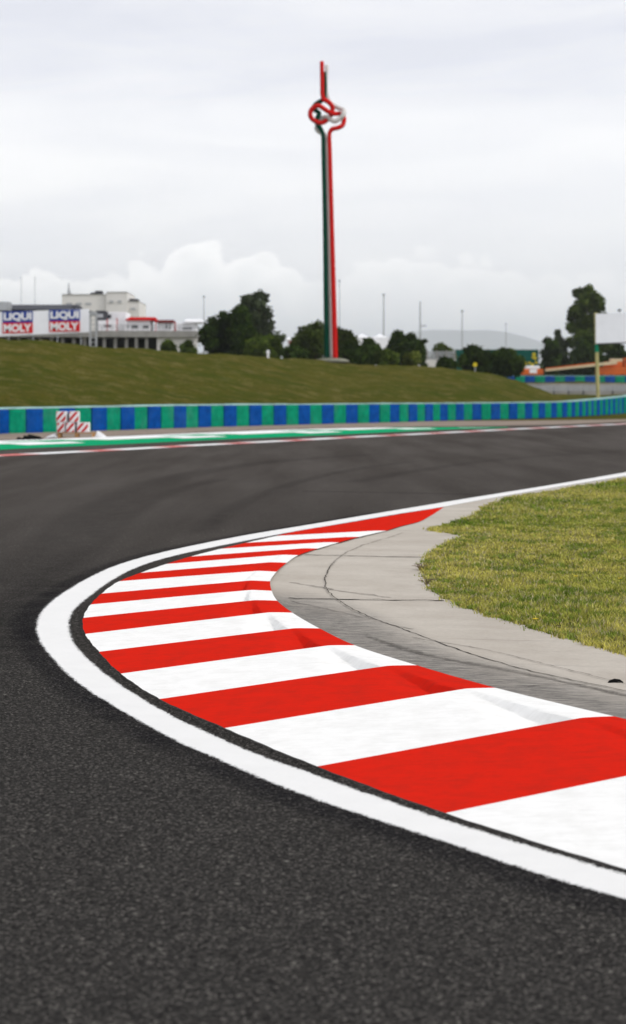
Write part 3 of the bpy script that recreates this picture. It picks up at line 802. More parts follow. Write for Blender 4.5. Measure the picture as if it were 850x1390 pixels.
# ------------------------------------------------------------------ tyre barriers
def barrier(name, base, tops, step, label, first_blue=True, depth=0.75):
    """wall of painted tyre stacks: one bulging stack per stripe, pale cap along the top"""
    zt = []
    dense = []; 
    cb = catmull(base, 10); ct = catmull([Vector((p.x, p.y, z)) for p, z in zip(base, tops)], 10)
    N = int(sum((cb[i]-cb[i-1]).length for i in range(1, len(cb)))/step)
    b = resample(cb, N+1); t_ = resample(ct, N+1)
    root = empty(name, b[N//2]); tag(root, label, 'tyre barrier')
    inv = -b[N//2]
    capv = MB()
    for i in range(N):
        p, q = b[i]+inv, b[i+1]+inv; u, v = t_[i]+inv, t_[i+1]+inv
        tdir = (q-p); tdir.z = 0; tdir.normalize(); n = Vector((tdir.y, -tdir.x, 0))     # towards the track
        if n.y > 0: n = -n
        mb = MB(); vs = []; fs = []
        jit = random.uniform(-0.03, 0.03)
        nh, nz = 7, 7
        for a in range(nh+1):
            for c in range(nz+1):
                fa, fc = a/nh, c/nz
                bulge = 0.07*math.sin(math.pi*fa)**0.7 + 0.018*abs(math.sin(math.pi*fc*4)) + jit
                w = p.lerp(q, 0.012+fa*0.976); h = u.lerp(v, fa).z - w.z
                top = h - 0.05
                pt = w + n*(bulge); pt.z = w.z + top*fc; vs.append(pt)
        o0 = len(vs)
        for a in range(nh+1):
            w = p.lerp(q, 0.012+(a/nh)*0.976) - n*depth; vs.append(w.copy())
            w2 = w.copy(); w2.z = u.lerp(v, a/nh).z-0.05; vs.append(w2)
        for a in range(nh):
            for c in range(nz):
                k = a*(nz+1)+c; fs.append((k, k+nz+1, k+nz+2, k+1))
            k = a*(nz+1)+nz; fs.append((k, k+nz+1, o0+2*a+3, o0+2*a+1)); fs.append((o0+2*a, o0+2*a+1, o0+2*a+3, o0+2*a+2))
        fs.append(tuple(range(nz+1)) + (o0+1, o0)); fs.append(tuple(nh*(nz+1)+c for c in range(nz, -1, -1)) + (o0+2*nh, o0+2*nh+1))
        blue = (i % 2 == 0) == first_blue
        mb.add(vs, fs); s_ = mb.build('tyre_stack', M['stack_blue' if blue else 'stack_green'], root)
        s_['label'] = 'blue painted tyre stack' if blue else 'green painted tyre stack'
        nn = n*0.05; bb = -n*(depth+0.02); up = Vector((0, 0, 0.05 + random.uniform(-0.01, 0.02)))
        g = Vector((0, 0, 0.046))
        u2, v2 = u-g, v-g
        capv.add([u2+nn, v2+nn, v2+bb, u2+bb, u2+nn+up, v2+nn+up, v2+bb+up, u2+bb+up], [(0, 1, 5, 4), (4, 5, 6, 7), (2, 3, 7, 6), (0, 3, 2, 1)])
    capv.build('top_cap', M['stack_top'], root)
    return root
barrier('tyre_barrier', bar_base, bar_top, 1.12, 'long curved blue and green striped tyre barrier at the foot of the grass bank', first_blue=True)
b2 = [Q(672, 520, 226), Q(700, 520, 226), Q(780, 520.3, 226), Q(850, 520.5, 226), Q(930, 521, 226)]
barrier('tyre_barrier', b2, [Q(0, 510, 226).z]*5, 1.18, 'far blue and green striped tyre barrier on top of the grey retaining wall', first_blue=False, depth=0.8)

# retaining wall and guard rail below it
mb = MB()
a, b = Q(655, 0, 221.5), Q(960, 0, 221.5)
mb.box((a.x, 221.8, 1.2), (b.x, 222.3, Q(0, 520.6, 222).z))
tag(mb.build('retaining_wall', M['concrete']), 'low weathered grey concrete wall under the far striped barrier', 'wall')
gr = empty('guard_rail', (Q(770, 0, 216).x, 216, 1.5)); tag(gr, 'grey steel guard rail on posts in front of the low concrete wall', 'guard rail')
mb = MB(); x0, x1 = Q(690, 0, 216).x-gr.location.x, Q(930, 0, 216).x-gr.location.x
for dz in (0.45, 0.75):
    mb.box((x0, -0.04, dz), (x1, 0.0, dz+0.10)); mb.box((x0, -0.08, dz+0.10), (x1, -0.02, dz+0.15)); mb.box((x0, -0.04, dz+0.15), (x1, 0, dz+0.24))
mb.build('rail', M['grey_metal'], gr)
for px in range(692, 930, 20):
    mb = MB(); x = Q(px, 0, 216).x-gr.location.x; mb.box((x-0.08, 0.001, -0.4), (x+0.08, 0.16, 1.02)); mb.build('post', M['dark_metal'], gr)

# ------------------------------------------------------------------ pile of striped blocks by the track
pd = P(100, 595).y
def stripes_block(x0, x1, y0, y1, label, rot=0.0, dy=0.0):
    """foam block wrapped in diagonal red and white tape"""
    a, b = Q(x0, y1, pd+dy), Q(x1, y0, pd+dy); w, h = b.x-a.x, b.z-a.z
    root = empty('striped_block', ((a.x+b.x)/2, pd+dy, a.z), rot); tag(root, label, 'foam block', 'red and white striped blocks stacked on the pallet')
    mb = MB(); mb.box((-w/2, 0, 0), (w/2, 0.30, h), bev=0.03); mb.build('body', M['block'], root)
    mb = MB(); sw = 0.115; per = 0.235; k = -3
    clipw, cliph = w/2-0.02, h-0.02
    x = -w-h
    while x < w:
        # parallelogram leaning right, clipped to the face
        quad = [(x, 0.02), (x+sw, 0.02), (x+sw+cliph*0.8, cliph), (x+cliph*0.8, cliph)]
        poly_ = quad
        for sgn in (1, -1):
            out = []
            for i in range(len(poly_)):
                p, q = poly_[i], poly_[(i+1) % len(poly_)]
                ip, iq = sgn*p[0] <= clipw, sgn*q[0] <= clipw
                if ip: out.append(p)
                if ip != iq:
                    t = (sgn*clipw-p[0])/(q[0]-p[0]); out.append((sgn*clipw, p[1]+t*(q[1]-p[1])))
            poly_ = out
            if not poly_: break
        if poly_ and len(poly_) > 2: mb.add([(p[0], -0.004, p[1]) for p in poly_], [tuple(range(len(poly_)))])
        x += per
    mb.build('red_tape', M['red'], root)
stripes_block(77, 87.8, 573.3, 587, 'striped foam block at the left of the bottom row on the pallet')
stripes_block(89.5, 101.5, 573.3, 587, 'striped foam block in the middle of the bottom row on the pallet', 0.08)
stripes_block(104, 120.5, 573.5, 587, 'wide striped foam block at the right of the bottom row', -0.06)
stripes_block(76, 90, 558.5, 573.2, 'striped foam block on top of the pile at the left', -0.05)
stripes_block(94, 107.5, 558.5, 573.2, 'striped foam block on top of the pile at the right', 0.05)
mb = MB(); bxq(mb, 79, 105, 561, 587, pd+0.31, 0.25, bev=0.03)  # dark backing added so that the gaps between the blocks look dark
tag(mb.build('dark_backing', M['dark_metal']), 'added black backing block that darkens the gaps behind the striped foam blocks', 'box')
a, b = Q(78, 594.6, pd), Q(130, 587.2, pd)
pr = empty('wooden_pallet', ((a.x+b.x)/2, pd, 0.0)); tag(pr, 'low wooden pallet under the red and white striped blocks', 'pallet')
w = (b.x-a.x)/2; hz = b.z
mb = MB()
for i in range(5): mb.box((-w, 0.0+i*0.09-0.03, hz-0.03), (w, 0.04+i*0.09, hz-0.004))
mb.build('deck_board', M['pallet'], pr)
for x in (-w+0.07, 0, w-0.07):
    mb = MB(); mb.box((x-0.06, -0.02, 0.025), (x+0.06, 0.38, hz-0.031)); mb.build('bearer', M['pallet'], pr)
mb = MB(); mb.box((-w, -0.03, 0.004), (w, 0.07, 0.024)); mb.box((-w, 0.30, 0.004), (w, 0.40, 0.024)); mb.build('bottom_board', M['pallet'], pr)
def sheetpile(x0, x1, ytop, ybot, label, peak):
    a, b = Q(x0, ybot, pd), Q(x1, ytop, pd); n = 22; vs = []; fs = []
    wd, hh = b.x-a.x, b.z - 0.0
    for j in range(9):
        for i in range(n):
            u, v = i/(n-1), j/8
            env = max(0, 1-abs(u-peak)/(peak if u < peak else 1-peak))**0.8
            z = 0.012 + hh*env*math.sin(math.pi*min(1, v*1.0+0.02))**0.6 + 0.02*math.sin(i*2.1+j*1.7)*env
            vs.append((a.x+wd*u, pd-0.05+v*0.55, max(0.012, z)))
    for j in range(8):
        for i in range(n-1):
            k = j*n+i; fs.append((k, k+1, k+n+1, k+n))
    o = mesh('plastic_sheet', vs, fs, M['sack'], smooth=True)
    sm = o.modifiers.new('thick', 'SOLIDIFY'); sm.thickness = 0.01
    tag(o, label, 'plastic sheet')
sheetpile(61, 79, 588.5, 597, 'crumpled white plastic sheet left of the striped block pile', 0.75)
sheetpile(127, 145, 585, 596, 'crumpled white plastic sheet right of the striped block pile', 0.25)
for i, (x, s_, lb) in enumerate([(27, 0.10, 'smallest dark tyre lump left of the block pile, furthest left'), (37, 0.16, 'left of two larger dark rubber lumps near the left kerb'),
                                 (44, 0.20, 'dark rubber lump in the middle of the short row by the kerb'), (52, 0.15, 'dark rubber lump nearest the white plastic sheet')]):
    p = P(x, 596.5, 0.05); mb = MB()
    mb.tube([(-s_, 0, 0.03), (-s_*0.5, 0.02, 0.05+s_*0.5), (s_*0.3, 0.0, 0.04+s_*0.4), (s_, 0.03, 0.02)], [0.03, s_*0.42, s_*0.36, 0.02], 8)
    o = mb.build('rubber_lump', M['rubber_bit'], smooth=True); o.location = (p.x, p.y, 0.0); tag(o, lb, 'rubber lump')

# ------------------------------------------------------------------ knotted three-colour mast
md = 139.0
mroot = empty('mast_sculpture', Q(449, 490, md)); tag(mroot, 'tall sculpture mast of red, white and green pipes tied in a knot at the top', 'sculpture')
def mq(x, y, dy): return Q(x, y, md) + Vector((0, dy, 0)) - mroot.location
pix = md/F
def pipe(pts, name, mat, lab):
    c = catmull([mq(*p) for p in pts], 8); rr = []
    for p in c:
        y = 490 - (p.z)/pix
        rr.append(pix*(2.75 + 0.85*max(0, min(1, (y-180)/310)) + (0.45 if 134 < y < 178 else 0)))
    mb = MB(); mb.tube(c, rr, 16); o = mb.build(name, mat, mroot, smooth=True); o['label'] = lab
pipe([(455.2, 491, -0.2), (453, 400, -0.2), (450, 290, -0.2), (447.6, 200, -0.2), (447.2, 187, -0.2), (447.6, 180.5, -0.2), (451, 176, -0.2), (458, 174.2, -0.2), (464.5, 171, -0.15), (467, 164, 0), (466, 157.5, 0.35), (461.5, 153.4, 0.45),
      (456, 154.2, 0.1), (451, 155, -0.35), (445, 152.5, -0.5), (439, 148.5, -0.5), (432, 145, -0.5), (426, 147, -0.45), (421.5, 153, -0.4), (422, 160, -0.4), (428, 165.5, -0.35), (436.5, 167, -0.1), (444, 162.5, 0.15), (450, 154, 0.2),
      (451.3, 146, 0.1), (446, 138.8, -0.1), (439.5, 135.2, -0.2), (437.6, 129, -0.2), (437.4, 120, -0.2), (437, 84, -0.2)], 'red_pipe', M['mast_red'], 'red pipe with the longest upright end')
pipe([(444, 491, -0.1), (442.5, 400, -0.1), (441, 290, -0.1), (438.9, 200, -0.1), (438.6, 187, -0.1), (437.4, 179, -0.1), (433.2, 172, -0.1), (430.2, 165, 0.0), (431.6, 158, 0.15), (433.5, 153.5, 0.3), (431, 150, 0.5), (426.5, 147.5, 0.4), (427, 143, 0.2),
      (431, 139.6, 0.1), (436, 136.8, 0.1), (440, 132, 0.2), (441, 125, 0.2), (440.6, 97, 0.2)], 'green_pipe', M['mast_green'], 'dark green pipe')
pipe([(449.2, 491, 0.3), (447.8, 400, 0.3), (445.5, 290, 0.3), (443.4, 200, 0.3), (442.5, 187, 0.3), (440, 180.5, 0.45), (434, 178, 0.55), (430, 173, 0.55), (432, 166, 0.5), (438, 159, 0.4), (444, 158.5, 0.2), (449, 162.5, -0.05), (455, 165, -0.2), (461.5, 161.5, -0.25),
      (466.5, 156, -0.3), (467.2, 150.5, -0.1), (462, 146.5, 0.3), (454, 142, 0.5), (447, 137, 0.4), (444.4, 129, 0.35), (443.8, 87, 0.35)], 'white_pipe', M['mast_white'], 'white pipe half hidden between the other two')
bm = bmesh.new(); bmesh.ops.create_uvsphere(bm, u_segments=24, v_segments=10, radius=1)
for v in bm.verts: v.co = Vector((v.co.x*1.4, v.co.y*1.1, max(-0.6, v.co.z*0.26)))
me = bpy.data.meshes.new('base_mound'); bm.to_mesh(me); bm.free(); me.materials.append(M['mound']); me.shade_smooth()
o = bpy.data.objects.new('base_mound', me); COL.objects.link(o); o.parent = mroot; o.location = (0.05, 0, -0.02)

# ------------------------------------------------------------------ trees
def leaves(blobs, n, size, cols, seed, parent=None, name='crown', outward=0.75):
    """leaf clusters scattered through a set of ellipsoid lobes (x, y, z, rx, ry, rz)"""
    r = np.random.default_rng(seed); vol = np.array([b[3]*b[4]*b[5] for b in blobs])**0.7; vol /= vol.sum()
    which = r.choice(len(blobs), n, p=vol); B = np.array(blobs)[which]
    dirs = r.normal(size=(n, 3)); dirs /= np.linalg.norm(dirs, axis=1)[:, None]
    rad = r.random(n)**(1/3*outward)*1.0
    u_ = r.random(n); rad = np.where(u_ < 0.30, rad*r.uniform(0.9, 1.38, n), rad)
    c = B[:, :3] + dirs*B[:, 3:6]*rad[:, None]
    t1 = r.normal(size=(n, 3)); t1 /= np.linalg.norm(t1, axis=1)[:, None]
    nrm = dirs*0.6 + r.normal(size=(n, 3))*0.5; t2 = np.cross(nrm, t1); t2 /= np.linalg.norm(t2, axis=1)[:, None] + 1e-9
    sz = size*r.uniform(0.5, 1.3, n)[:, None]
    V = np.stack([c-t1*sz, c+t2*sz*0.55, c+t1*sz, c-t2*sz*0.55], 1).reshape(-1, 3)
    fs = np.arange(4*n).reshape(n, 4)
    lob = r.uniform(0.6, 1.7, len(blobs))[which][:, None]
    mixk = np.clip(r.normal(0.5, 0.25, n), 0, 1)[:, None]
    col = (np.array(cols[0])*(1-mixk)+np.array(cols[1])*mixk)*lob
    cc = np.repeat(np.concatenate([col, np.ones((n, 1))], 1), 4, 0)
    return mesh(name, V, fs, M['leaf'], parent, col=cc)
DARK = [(0.012, 0.026, 0.005), (0.044, 0.070, 0.012)]
MID = [(0.026, 0.048, 0.007), (0.085, 0.115, 0.020)]
YEL = [(0.050, 0.070, 0.010), (0.120, 0.140, 0.030)]
GRY = [(0.032, 0.046, 0.022), (0.080, 0.100, 0.050)]
def tree(x0, x1, ytop, ybot, d, cols, label, n=5200, lobes=14, shape='round', seed=1, group=None, name='tree', size=0.22, trunk=True, lobe_r=0.42):
    """broad-leaved tree standing at distance d, outline fitted to its width and top"""
    r = random.Random(seed); cx = (x0+x1)/2; X = (cx-CX)/F*d; z0 = gz(X, d); zt = H+(HY-ytop)*d/F
    zb = H+(HY-ybot)*d/F; W = (x1-x0)/F*d/2; Ht = zt-zb
    root = empty(name, (X, d, z0)); tag(root, label, 'tree' if name != 'bush' else 'bush', group)
    blobs = []
    for k in range(lobes):
        f = (k+0.5)/lobes
        if shape == 'round': prof_ = math.sin(math.pi*min(1, 0.12+0.83*f))**0.6
        elif shape == 'poplar': prof_ = (0.75+0.3*math.sin(math.pi*min(1, f*0.95+0.1)))*(1 if f < 0.85 else 1-(f-0.85)*2.2)
        else: prof_ = 0.95 - 0.45*f
        rr = W*prof_; a = r.uniform(0, 6.28); q = r.uniform(0.25, 0.95)*(rr)
        lr = max(0.20*W, lobe_r*W*r.uniform(0.5, 1.05))
        lr = min(lr, Ht*0.42)
        ox = max(-W+lr*0.9, min(W-lr*0.9, math.cos(a)*q))
        z = zb-z0 + lr*0.5 + (Ht-lr*1.45)*f
        blobs.append((ox, math.sin(a)*q*0.8, z, lr*r.uniform(0.85, 1.15), lr, lr*r.uniform(0.75, 1.05)))
    blobs.append((0, 0, zb-z0+Ht*0.45, W*0.62, W*0.6, Ht*0.36))
    leaves(blobs, n, size, cols, seed+50, root)
    if trunk:
        mb = MB(); th = zb-z0+Ht*0.55; tr = max(0.1, W*0.09)
        mb.tube([(0, 0, -0.3), (r.uniform(-.1, .1), 0, th*0.4), (r.uniform(-.2, .2), 0.1, th*0.75), (r.uniform(-.3, .3), 0, th)], [tr*1.3, tr, tr*0.75, tr*0.35], 8)
        mb.build('trunk', M['bark'], root, smooth=True)
        mb = MB()
        for bl in blobs[::2]:
            s0 = th*r.uniform(0.35, 0.8); mb.tube([(0, 0, s0), (bl[0]*0.5, bl[1]*0.5, (s0+bl[2])/2+0.1), (bl[0], bl[1], bl[2])], [tr*0.45, tr*0.28, tr*0.1], 6)
        mb.build('branches', M['bark'], root, smooth=True)
    return root
G = 'trees and bushes along the top of the grass bank'
tree(263, 328, 420, 492, 172, DARK, 'broad very dark dense tree beside the end of the raised deck', 7500, 18, seed=3, group=G, lobe_r=0.36)
tree(303, 356, 414, 492, 170, DARK, 'dark rounded tree in front of the tall loose tree', 6500, 16, seed=4, group=G, lobe_r=0.36)
tree(306, 386, 391, 492, 182, GRY, 'tall loose grey-green tree left of the mast', 6500, 20, 'round', 5, G, lobe_r=0.30, size=0.24)
tree(352, 392, 452, 492, 165, MID, 'low mid green bush right of the tall loose tree', 2500, 9, seed=6, group=G, name='bush')
tree(372, 428, 468, 493, 160, DARK, 'low dark hedge bush left of the mast foot', 2200, 9, 'flat', 7, G, 'bush')
tree(396, 460, 434, 494, 185, MID, 'rounded green tree directly left of the mast', 5000, 15, seed=8, group=G)
tree(436, 490, 442, 496, 182, MID, 'green tree directly right of the mast, sloping to the right', 4200, 13, seed=9, group=G)
tree(456, 504, 464, 498, 165, DARK, 'low dark bush right of the mast foot', 2300, 8, 'flat', 10, G, 'bush')
tree(486, 528, 458, 500, 170, DARK, 'dark bush in front of the white marquee', 3200, 10, seed=11, group=G, name='bush')
tree(520, 571, 447, 500, 180, DARK, 'dark round-topped tree beside the lattice pole', 5000, 14, seed=12, group=G)
tree(543, 574, 477, 500, 162, YEL, 'small yellow-green bush under the dark round-topped tree', 1800, 8, seed=13, group=G, name='bush')
tree(565, 581, 458, 500, 178, DARK, 'narrow dark shrub standing at the left end of the grey fence', 900, 7, 'poplar', 14, G)
tree(583, 618, 464, 492, 215, MID, 'small tree behind the grey slatted fence', 2200, 9, seed=15, group=G)
tree(616, 668, 466, 508, 172, DARK, 'wide dark bushy tree left of the pair by the green hoarding', 4200, 14, seed=16, group=G)
tree(656, 713, 470, 511, 176, DARK, 'wide dark bushy tree right of the pair by the green hoarding', 4200, 14, seed=17, group=G)
tree(588, 628, 484, 506, 160, DARK, 'low dark bush at the foot of the pale wall', 1500, 7, 'flat', 18, G, 'bush')
tree(474, 512, 469, 500, 158, DARK, 'low dark bush below the left white marquee', 2300, 9, 'flat', 41, G, 'bush')
tree(505, 548, 472, 501, 157, MID, 'low mid green bush below the dark round-topped tree', 2300, 9, 'flat', 42, G, 'bush')
tree(325, 378, 455, 493, 160, MID, 'mid green tree filling in below the tall loose tree', 3500, 12, seed=44, group=G)
G2 = 'trees behind the far striped barrier'
tree(729, 764, 456, 512, 262, DARK, 'dark medium tree left of the tall poplar', 3000, 12, 'round', 21, G2, size=0.32)
tree(750, 774, 446, 512, 268, GRY, 'pale grey-green tree touching the tall poplar', 2800, 12, 'poplar', 22, G2, size=0.32)
tree(768, 834, 384, 512, 270, MID, 'tall dense poplar that rises above everything at the right', 11000, 34, 'poplar', 23, G2, size=0.34, lobe_r=0.34)
tree(760, 830, 455, 512, 265, DARK, 'low dark spreading tree around the foot of the poplar', 5000, 14, 'flat', 26, G2, size=0.32)
tree(812, 856, 462, 512, 275, DARK, 'dark tree showing below the white billboard', 3500, 12, 'round', 24, G2, size=0.32)
tree(848, 900, 440, 512, 280, DARK, 'dark tree at the right edge behind the billboard', 3500, 12, 'round', 25, G2, size=0.32)
tree(214, 244, 461, 482, 165, MID, 'green bush in front of the end wall of the raised deck', 1900, 8, seed=31, group='bushes by the raised deck', name='bush')
tree(240, 268, 462, 484, 162, MID, 'lighter green bush between the deck and the dark tree', 1800, 8, seed=32, group='bushes by the raised deck', name='bush')
# far belt of woodland closing the horizon
rr = np.random.default_rng(5); bl = []
for k in range(230):
    px = rr.uniform(-500, 1400); d = rr.uniform(560, 760); X = (px-CX)/F*d
    top = 489 + 4*math.sin(px*0.02) + rr.uniform(-3, 5); zt = H+(HY-top)*d/F; h = (zt-3.4)/2
    bl.append((X, d, 3.4+h, rr.uniform(9, 16), 9, h))
tag(leaves(bl, 26000, 1.5, DARK, 9, name='distant_wood', outward=0.8), 'far dark belt of woodland low behind the bank', 'woodland', kind='stuff')

# ------------------------------------------------------------------ buildings at the left
# dark barrel-roofed hall
d = 196
hall = empty('pit_hall', (Q(50, 0, d).x, d, 4.0)); tag(hall, 'low hall with dark grey barrel roof behind the white advertising board', 'building')
off = -hall.location
def rel(mb): mb.v = [(v[0]+off.x, v[1]+off.y, v[2]+off.z) for v in mb.v]; return mb
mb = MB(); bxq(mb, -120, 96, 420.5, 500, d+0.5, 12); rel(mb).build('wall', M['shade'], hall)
mb = MB(); n = 12; x0, x1 = Q(-120, 0, d).x, Q(97, 0, d).x; zb, ztp = Q(0, 420.4, d).z, Q(0, 410.5, d).z
vs = []
for X in (x0, x1):
    for k in range(n+1):
        a = math.pi*k/n; vs.append((X, d+6-6.5*math.cos(a), zb+(ztp-zb)*math.sin(a)))
mb.add(vs, [(k, k+1, n+2+k, n+1+k) for k in range(n)] + [tuple(range(n+1))[::-1], tuple(n+1+k for k in range(n+1)), (0, n, 2*n+1, n+1)])
rel(mb).build('roof', M['roof_dark'], hall)
mb = MB(); bxq(mb, -3, 12, 409.5, 421, d-2.2, 2.0); rel(mb).build('plant_box', M['grey_metal'], hall)
mb = MB(); a, b = Q(97, 416, d+1), Q(133, 424, d+1)
mb.add([(a.x, a.y, a.z), (b.x, b.y, b.z), (b.x, b.y, b.z-0.35), (a.x, a.y, a.z-0.35), (a.x, a.y+8, a.z), (b.x, b.y+8, b.z), (b.x, b.y+8, b.z-0.35), (a.x, a.y+8, a.z-0.35)],
       [(0, 1, 2, 3)[::-1], (0, 1, 5, 4), (3, 2, 6, 7), (1, 2, 6, 5), (4, 5, 6, 7), (0, 3, 7, 4)]); rel(mb).build('canopy', M['dark_metal'], hall)

# advertising board with two logo panels
d = 186
adv = empty('advertising_board', (Q(60, 0, d).x, d, Q(0, 455, d).z)); tag(adv, 'long white advertising board with two blue and red logo panels', 'billboard')
off = -adv.location
def tilt_panel(mb, x0, x1, yt0, yt1, yb0, yb1, dd_, dep, m=0):
    a, b, c, e = Q(x0, yb0, dd_), Q(x1, yb1, dd_), Q(x1, yt1, dd_), Q(x0, yt0, dd_)
    s_ = Vector((0, dep, 0)); mb.add([a, b, c, e, a+s_, b+s_, c+s_, e+s_], [(0, 1, 2, 3), (7, 6, 5, 4), (0, 4, 5, 1), (1, 5, 6, 2), (2, 6, 7, 3), (3, 7, 4, 0)], m)
mb = MB(); tilt_panel(mb, -130, 120.5, 428, 419.2, 462, 451, d, 0.3); rel(mb).build('panel', M['board_white'], adv)
def text_mesh(s_, w, h, bold=0.03):
    cu = bpy.data.curves.new('t', 'FONT'); cu.body = s_; cu.offset = bold; cu.extrude = 0.0; cu.align_x = 'LEFT'; cu.resolution_u = 4
    ob = bpy.data.objects.new('t', cu); COL.objects.link(ob)
    dg = bpy.context.evaluated_depsgraph_get(); dg.update(); me = bpy.data.meshes.new_from_object(ob.evaluated_get(dg))
    bpy.data.objects.remove(ob); co = np.zeros(len(me.vertices)*3); me.vertices.foreach_get('co', co); co = co.reshape(-1, 3)
    lo, hi = co.min(0), co.max(0)
    co[:, 0] = (co[:, 0]-lo[0])/(hi[0]-lo[0])*w; co[:, 1] = (co[:, 1]-lo[1])/(hi[1]-lo[1])*h
    out = [(c[0], 0.0, c[1]) for c in co]; fs = [tuple(p.vertices) for p in me.polygons]; bpy.data.meshes.remove(me); return out, fs
def logo(x0, x1, yt, yb, ym, lab):
    sk = -0.6
    for (ya, yb_, word, mt, nm) in ((yt, ym, 'LIQUI', 'logo_blue', 'blue_panel'), (ym, yb, 'MOLY', 'logo_red', 'red_panel')):
        mb = MB(); tilt_panel(mb, x0, x1, ya, ya+sk, yb_, yb_+sk, d-0.06, 0.055); p = rel(mb).build(nm, M[mt], adv)
        a, b = Q(x0+1.6, yb_-1.6, d-0.09), Q(x1-1.6, ya+1.8, d-0.09)
        vs, fs = text_mesh(word, b.x-a.x, b.z-a.z, 0.045)
        sl = (-sk/(x1-x0))
        vs = [(v[0]+a.x+off.x, a.y+off.y, v[2]+a.z+off.z+v[0]*sl) for v in vs]
        o = mesh('lettering', vs, fs, M['letter'], p); o['label'] = 'white letters ' + word
logo(3.5, 44.5, 422.8, 452.5, 438.2, 'left'); logo(67, 108.5, 420.8, 450.4, 436, 'right'); logo(-60, -19, 425, 454.6, 440.2, 'far left')
for px in (12, 45, 78, 110):
    mb = MB(); bxq(mb, px-0.8, px+0.8, 452, 500, d+0.35, 0.2); rel(mb).build('post', M['grey_metal'], adv)

# raised paddock deck on pillars
d = 190
dk = empty('raised_deck', (Q(170, 0, d).x, d, 4.0)); tag(dk, 'raised concrete deck on rows of pillars with white railing', 'deck')
off = -dk.location
mb = MB(); a, b = Q(-130, 456, d), Q(268, 449, d)
mb.box((a.x, d, Q(0, 457.5, d).z), (Q(268, 0, d).x, d+22, Q(0, 449.2, d).z)); rel(mb).build('slab', M['concrete'], dk)
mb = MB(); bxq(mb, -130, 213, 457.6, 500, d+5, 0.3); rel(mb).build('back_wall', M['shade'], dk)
mb = MB(); bxq(mb, 213, 268, 457.7, 500, d+0.5, 0.3); rel(mb).build('end_wall', M['beige_wall'], dk)
for px in list(range(-110, 128, 15)) + [141.5, 156.5, 171.5, 185, 199]:
    mb = MB(); bxq(mb, px-1.9, px+1.9, 457.6, 500, d+0.4, 0.5); rel(mb).build('pillar', M['concrete'], dk)
mb = MB()
for yy in (441, 444.5): bxq(mb, 131, 268, yy, yy+0.8, d+0.1, 0.05)
for px in range(131, 268, 7): bxq(mb, px, px+0.6, 441, 449.1, d+0.15, 0.05)
rel(mb).build('railing', M['grey_metal'], dk)

# lattice tower beside the board
d = 184
lt = empty('lattice_tower', (Q(126, 0, d).x, d, 4.0)); tag(lt, 'grey steel two-legged frame tower at the right end of the advertising board', 'tower'); off = -lt.location
for px in (121, 129.2):
    mb = MB(); bxq(mb, px, px+2.6, 424, 500, d, 0.25); rel(mb).build('leg', M['grey_metal'], lt)
mb = MB()
for y in range(428, 475, 6):
    bxq(mb, 123.7, 129.1, y, y+1.0, d+0.03, 0.1)
bxq(mb, 122, 131.5, 423, 427.9, d-0.15, 0.12)
rel(mb).build('bracing', M['grey_metal'], lt)

# things on the deck
def windowed_box(name, cat, lab, x0, x1, yt, yb, d, dep, mat, wins, roof=None, wmat='glass', group=None):
    root = empty(name, (Q((x0+x1)/2, 0, d).x, d, Q(0, yb, d).z)); tag(root, lab, cat, group); o_ = -root.location
    def r2(mb): mb.v = [(v[0]+o_.x, v[1]+o_.y, v[2]+o_.z) for v in mb.v]; return mb
    mb = MB(); bxq(mb, x0, x1, yt, yb, d, dep, bev=0.04); r2(mb).build('body', M[mat], root)
    for (a, b, c, e) in wins:
        mb = MB(); bxq(mb, a, b, c, e, d-0.04, 0.035); r2(mb).build('window', M[wmat], root)
    if roof:
        rx0, rx1, ryt, ryb, rm = roof; mb = MB(); A, B = Q(rx0, ryb, d), Q(rx1, ryt, d); h = B.z-A.z
        mb.add([(A.x, d-0.4, A.z), (B.x, d-0.4, A.z), (B.x, d+dep+0.4, A.z), (A.x, d+dep+0.4, A.z), (A.x+0.25*(B.x-A.x)*0.3, d+dep*0.5, B.z), (B.x-0.25*(B.x-A.x)*0.3, d+dep*0.5, B.z),
                (A.x, d-0.4, A.z-0.12), (B.x, d-0.4, A.z-0.12), (B.x, d+dep+0.4, A.z-0.12), (A.x, d+dep+0.4, A.z-0.12)],
               [(0, 1, 5, 4), (1, 2, 5), (2, 3, 4, 5), (3, 0, 4), (6, 7, 1, 0), (7, 8, 2, 1), (8, 9, 3, 2), (9, 6, 0, 3), (9, 8, 7, 6)])
        r2(mb).build('roof', M[rm], root)
    return root
GD = 'cabins and trucks parked on the raised deck'
windowed_box('cabin', 'cabin', 'dark square cabin right beside the steel frame tower', 130, 142.5, 421.5, 449, 194, 4, 'dark_metal', [(132, 140, 426, 431)], None, 'grey_metal', GD)
windowed_box('motorhome', 'truck', 'tall white motorhome next to the dark cabin', 143.5, 171, 423.5, 449, 197, 5, 'white', [(146.5, 151, 427, 432)], None, 'glass', GD)
windowed_box('cabin', 'cabin', 'low white cabin with one dark window near the frame tower', 133, 157, 435, 449.1, 192, 2.2, 'white', [(141.5, 151, 440.5, 443.5)], None, 'glass', GD)
windowed_box('cabin', 'cabin', 'white cabin with two dark windows under the red roof', 171.5, 204, 434.5, 449.1, 192.5, 3.5, 'white', [(172.5, 174.6, 440.5, 445), (178.5, 187.5, 441, 446), (194, 202, 442, 446)], (171, 212, 429.5, 433.5, 'red'), 'glass', GD)
windowed_box('cabin', 'cabin', 'white cabin with narrow dark doors under the maroon canopy', 214, 236, 437, 449.1, 193, 3, 'white', [(225, 227.2, 440, 447), (230, 231.5, 440, 447)], (213, 236.5, 433.5, 436.8, 'maroon'), 'glass', GD)
